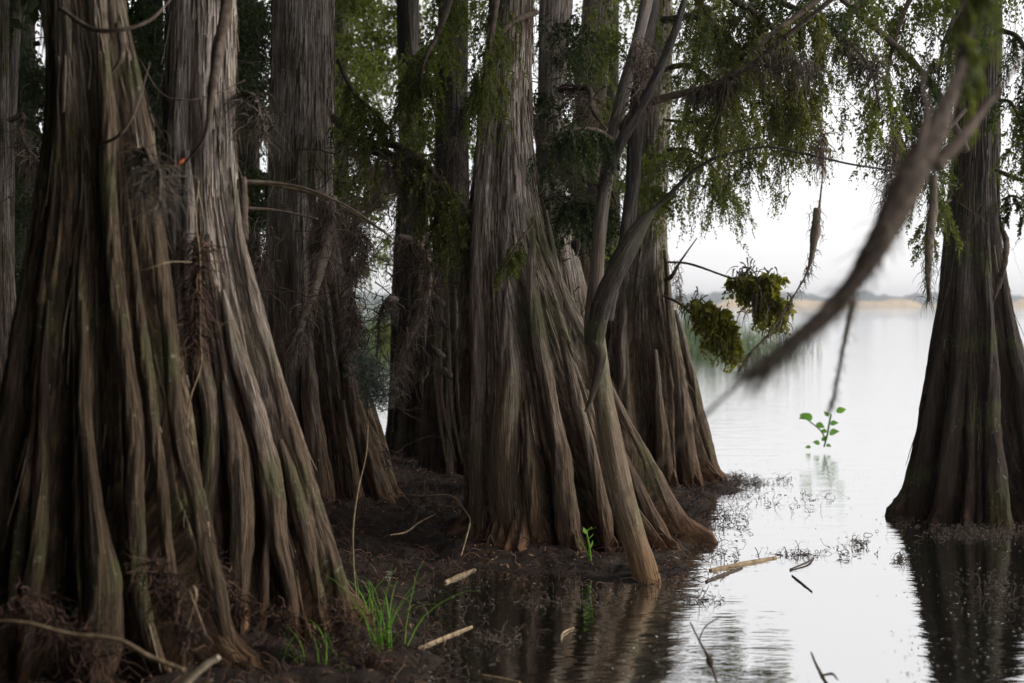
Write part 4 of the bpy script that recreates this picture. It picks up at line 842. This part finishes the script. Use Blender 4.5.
# ------------------------------------------------------------ grass, sprouts, water plant
def grass(lab, px, py, Yc, n, hgt, spread, seed, group='grass tufts on the bank'):
    g = np.random.default_rng(seed); c = P(px, py, Yc)
    O = c+g.normal(0, 1, (n, 3))*[spread, spread*.7, 0]; O[:, 2] = ground(O[:, 0], O[:, 1])-.02
    D = g.normal(0, .28, (n, 3)); D[:, 2] = 1
    V, Q = strands(O, D, hgt*g.uniform(.4, 1.2, n), (.0048)*g.uniform(.6, 1.3, n), 8, .28, .07, .9, seed, sides=3)
    return tag(mk('grass_tuft', V, Q, GRASS, None, loc=tuple(O.mean(0))), lab, 'grass tuft', group)
grass('bright green grass tuft at the water edge below the stem', 383, 630, 6.2, 26, .40, .045, 1)
grass('small grass tuft close behind the bright one, beside the thin stem', 372, 590, 6.7, 12, .26, .04, 2)
grass('sparse grass tuft at the root toes of the twin cypress', 306, 640, 5.9, 9, .24, .05, 3)
grass('thin dim grass tuft left of the sparse one', 330, 600, 6.3, 5, .16, .03, 4)
sp = thing('green_sprout', 'small bright green sprout on the dark bank by the central trunk', 'sprout', P(590, 560, 8.0))
limb(sp, [(591, 562, 8.0, 1.2), (589, 545, 8.0, 1.1), (587, 532, 8.0, .8), (592, 527, 8.0, .5)], GRASS, 'stem', 20, 6, .1, 1)
limb(sp, [(590, 558, 8.0, .8), (583, 546, 8.0, .8), (577, 538, 8.0, .5)], GRASS, 'stem', 20, 6, .1, 2)
for a in [(588, 540, 594, 533), (587, 535, 583, 527), (590, 550, 593, 540), (589, 530, 597, 527)]:
    A_ = P(a[0], a[1], 8.0); B_ = P(a[2], a[3], 7.96); sd = np.array([.010, .01, .004])
    mk('leaf', [A_, (A_+B_)/2+sd, B_, (A_+B_)/2-sd], [[0, 1, 2, 3]], GRASS, sp)
wp = thing('water_plant', 'leafy green plant rising from the bright water', 'plant', P(820, 446, 14.6)*[1, 1, 0])
Yw = 14.6
limb(wp, [(824, 447, Yw, .9), (827, 436, Yw, 1), (829, 425, Yw, 1), (831, 414, Yw, .8)], PADLEAF, 'stem', 20, 6, .1, 1)
limb(wp, [(826, 440, Yw, .8), (820, 430, Yw, .8), (808, 420, Yw, .7)], PADLEAF, 'stem', 20, 6, .1, 2)
def padleaf(x, y, ang, ln, seed):
    g = np.random.default_rng(seed); n = 10; t = np.linspace(0, 1, n); w = np.sin(np.pi*t**.8)*.36*ln*(1-.2*t)
    c = P(x, y, Yw+g.uniform(-.12, .12)); ln = ln; d = np.array([math.cos(ang), g.uniform(-.5, .5), math.sin(ang)]); d /= np.linalg.norm(d)
    s = np.cross(d, [0.3*g.normal(), 1, .4]); s /= np.linalg.norm(s); up = np.cross(s, d)
    mid = c+d*(t*ln)[:, None]+up*(.12*ln*np.sin(t*3))[:, None]
    rows = np.stack([mid-s*w[:, None]+up*.25*w[:, None], mid, mid+s*w[:, None]+up*.25*w[:, None]], 1).reshape(-1, 3)
    Q = [[3*i+k, 3*i+k+1, 3*i+4+k, 3*i+3+k] for i in range(n-1) for k in (0, 1)]
    mk('leaf', rows, Q, PADLEAF, wp)
for i, (x, y, a, l) in enumerate([(836, 412, .3, .11), (829, 416, 2.4, .07), (812, 420, 2.5, .12), (808, 418, 3.3, .10), (816, 424, -.4, .10), (830, 424, .1, .09), (829, 434, .2, .12), (827, 432, 3.0, .08), (820, 444, 2.9, .08), (822, 441, .9, .07), (811, 447, 3.3, .06), (826, 445, -.3, .06), (804, 416, 2.9, .06)]):
    padleaf(x, y, a, l, 60+i)

# ------------------------------------------------------------ bank litter, roots, floating specks
g = np.random.default_rng(11)
def scatter_bank(n, x0, x1, y0, y1, inside=(-.25, 9), seed=0):
    g = np.random.default_rng(seed); x = g.uniform(x0, x1, n); y = g.uniform(y0, y1, n)
    s = sdist(x, y); k = (s > inside[0]) & (s < inside[1]); return x[k], y[k]
x, y = scatter_bank(30000, -3.6, 2.3, 4.2, 12.8, (-.12, 9), 1)
z = np.maximum(ground(x, y), -.01)
D = g.normal(0, 1, (len(x), 3)); D[:, 2] = abs(D[:, 2])*.5+.15
V, Q = strands(np.stack([x, y, z-.01], 1), D, g.uniform(.05, .22, len(x)), g.uniform(.0012, .0042, len(x)), 7, .45, .45, .6, 2)
tag(mk('root_litter', V, Q, ROOTS, None), 'matted fibrous roots and litter covering the dark bank', 'roots', kind='stuff')
x, y = scatter_bank(9000, -3.6, 2.1, 4.2, 12.8, (.0, 9), 31); n = len(x); gl_ = np.random.default_rng(32)
C = np.stack([x, y, ground(x, y)+.012], 1); d1 = gl_.normal(0, 1, (n, 3)); d1[:, 2] *= .35; d1 /= np.linalg.norm(d1, axis=1)[:, None]
d2 = np.cross(d1, gl_.normal(0, .3, (n, 3))+[0, 0, 1]); d2 /= np.linalg.norm(d2, axis=1)[:, None]; sz = gl_.uniform(.006, .022, (n, 1))
V = np.stack([C-d1*sz, C-d2*sz*.4, C+d1*sz, C+d2*sz*.4], 1).reshape(-1, 3)
tag(mk('leaf_litter', V, np.arange(4*n).reshape(-1, 4), DEADLEAF, None), 'brown fallen needles and leaf flakes on the dark bank', 'leaf litter', kind='stuff')
# shreds on the water line in front of the trunks and rafts of plant bits
x, y = scatter_bank(3800, -1.0, 2.5, 5.4, 12.4, (-.34, .05), 3)
D = g.normal(0, 1, (len(x), 3)); D[:, 2] = abs(D[:, 2])*.25
V, Q = strands(np.stack([x, y, 0*x+.004], 1), D, g.uniform(.02, .10, len(x)), g.uniform(.001, .004, len(x)), 5, .25, .5, .6, 4)
rg = np.random.default_rng(12); O = []
for (px, py, sx, sy, n) in [(745, 482, 22, 5, 200), (785, 480, 10, 3, 30), (795, 555, 26, 3, 90), (735, 478, 8, 6, 60), (985, 533, 60, 6, 500), (850, 548, 22, 10, 50), (905, 520, 10, 6, 60), (700, 600, 30, 4, 50), (860, 545, 6, 6, 40), (900, 560, 6, 4, 40), (760, 500, 40, 8, 30), (720, 557, 20, 5, 24), (560, 602, 60, 6, 160), (500, 640, 40, 8, 90), (720, 520, 16, 14, 120), (800, 500, 40, 14, 60), (1000, 590, 40, 20, 120)]:
    for _ in range(n):
        a = px+rg.normal(0, sx*.6); b = py+rg.normal(0, sy*.6); q = P(a, b, CAMH*FPX/(b-HOR)); q[2] = .003; O.append(q)
O = np.array(O); D = rg.normal(0, 1, (len(O), 3)); D[:, 2] = abs(D[:, 2])*.6
V2, Q2 = strands(O, D, rg.uniform(.02, .12, len(O)), rg.uniform(.001, .004, len(O)), 5, .3, .5, .6, 5)
V, Q = join([(V, Q), (V2, Q2)])
tag(mk('waterline_litter', V, Q, TWIG, None), 'dark plant bits floating along the water edge', 'litter', kind='stuff')
n = 6000; b = HOR+CAMH*FPX/rg.uniform(5.2, 15, n); a = rg.uniform(400, 1030, n)
keep = (a < 700) | (a > 900) | (rg.uniform(0, 1, n) < .30)
a = a[keep]; b = b[keep]; n = len(a)
C = np.stack([P(p, q, CAMH*FPX/(q-HOR)) for p, q in zip(a, b)]); C[:, 2] = .004
kk = fbm(C[:, 0]*2.2, C[:, 1]*2.2, 77) > .46; C = C[kk]; n = len(C)
t = rg.uniform(0, 6.28, n); s = rg.uniform(.003, .011, n)
e1 = np.stack([np.cos(t)*s, np.sin(t)*s, 0*s+rg.uniform(-.001, .003, n)], 1); e2 = np.stack([-np.sin(t)*s*.5, np.cos(t)*s*.5, 0*s], 1)
V = np.stack([C-e1, C-e2, C+e1, C+e2], 1).reshape(-1, 3)
tag(mk('floating_specks', V, np.arange(4*n).reshape(-1, 4), LITTER, None), 'tiny pale and dark flecks drifting on the water', 'litter', kind='stuff')

# ------------------------------------------------------------ reeds and far shore
rg = np.random.default_rng(21); n = 5200
cx_ = rg.uniform(-8, 9.6, n); cy_ = 42+rg.uniform(0, 12, n)
hh = .65+1.5*fbm(cx_*.45+3, cy_*.3, 5)*(1-.75*sstep(5.5, 9.8, cx_))
keep = rg.uniform(0, 1, n) < (1-.85*sstep(6, 9.6, cx_)); cx_ = cx_[keep]; cy_ = cy_[keep]; hh = hh[keep]
D = rg.normal(0, .16, (len(cx_), 3)); D[:, 2] = 1
V, Q = strands(np.stack([cx_, cy_, 0*cx_-.05], 1), D, hh*rg.uniform(.55, 1.25, len(cx_)), .017, 6, .05, .05, .85, 9)
tag(mk('reeds', V, Q, REED, None), 'pale green reeds standing in the open lake beyond the trees', 'reeds', kind='stuff')

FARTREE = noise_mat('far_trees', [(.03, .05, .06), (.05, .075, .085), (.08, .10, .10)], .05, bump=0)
FARREED = noise_mat('far_reeds', [(.32, .22, .11), (.45, .33, .18), (.10, .14, .17)], .03, bump=0)
def farband(name, lab, x0, x1, y, depth, h0, h1, mat, seed):
    nx_ = 900; ny_ = 7; x = np.linspace(x0, x1, nx_); hx = h0+(h1-h0)*fbm(x/22, x*0+seed, seed, 5)
    prof = np.sin(np.linspace(0, np.pi, ny_)); prof[0] = -.05; prof[-1] = -.05
    yy = np.linspace(0, depth, ny_)
    jag = fbm(x[None]/5+seed, yy[:, None]*.3+0*x[None], seed+4, 3)
    V = np.stack([x[None]+0*yy[:, None], y+yy[:, None]+6*jag+0*x[None], np.maximum(hx[None]*prof[:, None]**.5*(.7+.6*jag), -.3) if False else hx[None]*np.sqrt(np.clip(prof, 0, 1))[:, None]*(.7+.6*jag)-.2], -1).reshape(-1, 3)
    return tag(mk(name, V, gridquads(nx_, ny_), mat, None), lab, 'far shore', kind='stuff')
farband('far_woods', 'hazy blue grey woods along the far shore', -700, 1300, 1250, 60, 4, 19, FARTREE, 3)
farband('far_reed_belt', 'pale tan reed belt along the far shore', -500, 640, 1120, 40, -3, 11, FARREED, 5)

# ------------------------------------------------------------ haze
m, nt, out = newmat('haze_air')
pv = node(nt, 'ShaderNodeVolumePrincipled'); pv.inputs['Color'].default_value = (.93, .93, .95, 1); pv.inputs['Density'].default_value = .0005; pv.inputs['Anisotropy'].default_value = .7
nt.links.new(pv.outputs[0], out.inputs['Volume'])
hx0, hx1, hy0, hy1, hz0, hz1 = -2450, 2450, -350, 2450, -2.0, 24.0
hv = [(x, y, z) for z in (hz0, hz1) for y in (hy0, hy1) for x in (hx0, hx1)]
hq = [[0, 2, 3, 1], [4, 5, 7, 6], [0, 1, 5, 4], [2, 6, 7, 3], [0, 4, 6, 2], [1, 3, 7, 5]]
tag(mk('haze', hv, hq, m, None, smooth=False), kind='stuff')
# ------------------------------------------------------------ sky, sun, camera
SUN_EL, SUN_AZ = 30, 90       # azimuth measured from straight ahead towards the right
w = bpy.data.worlds.new('World'); sc.world = w; w.use_nodes = True
nt = w.node_tree; nt.nodes.clear(); L = nt.links.new
wo = nt.nodes.new('ShaderNodeOutputWorld'); bg_ = nt.nodes.new('ShaderNodeBackground')
sky = nt.nodes.new('ShaderNodeTexSky'); sky.sky_type = 'NISHITA'; sky.sun_disc = False
sky.sun_elevation = R(SUN_EL); sky.sun_rotation = R(SUN_AZ); sky.dust_density = 4; sky.air_density = 1
hs = nt.nodes.new('ShaderNodeHueSaturation'); hs.inputs['Saturation'].default_value = .25; L(sky.outputs[0], hs.inputs['Color'])
L(mix(nt, .82, hs.outputs[0], (9.0, 8.95, 9.05)), bg_.inputs[0]); bg_.inputs[1].default_value = .134
L(bg_.outputs[0], wo.inputs[0])
sd = bpy.data.lights.new('sun', 'SUN'); sd.energy = 3.4; sd.angle = R(18); sd.color = (1, .97, .93)
so = bpy.data.objects.new('sun', sd); COL.objects.link(so)
az = R(SUN_AZ); el = R(SUN_EL)
from mathutils import Vector
dv = Vector((math.sin(az)*math.cos(el), math.cos(az)*math.cos(el), math.sin(el)))
so.rotation_euler = (-dv).to_track_quat('-Z', 'Y').to_euler(); so.location = (6, 6, 12)

cd = bpy.data.cameras.new('camera'); co = bpy.data.objects.new('camera', cd); COL.objects.link(co)
co.location = (0, 0, CAMH); co.rotation_euler = (math.pi/2, 0, 0)
cd.lens = 50; cd.sensor_width = 36; cd.shift_y = -(341.5-HOR)/1024; cd.clip_end = 9000; cd.clip_start = .05
cd.dof.use_dof = True; cd.dof.focus_distance = 8.9; cd.dof.aperture_fstop = 2.0
sc.camera = co
sc.view_settings.view_transform = 'Standard'; sc.view_settings.look = 'None'; sc.view_settings.exposure = .12; sc.view_settings.gamma = 1
sc.render.engine = 'CYCLES'; sc.cycles.max_bounces = 6; sc.cycles.diffuse_bounces = 2; sc.cycles.glossy_bounces = 3; sc.cycles.transmission_bounces = 3; sc.cycles.volume_bounces = 0; sc.render.resolution_x = 1024; sc.render.resolution_y = 683
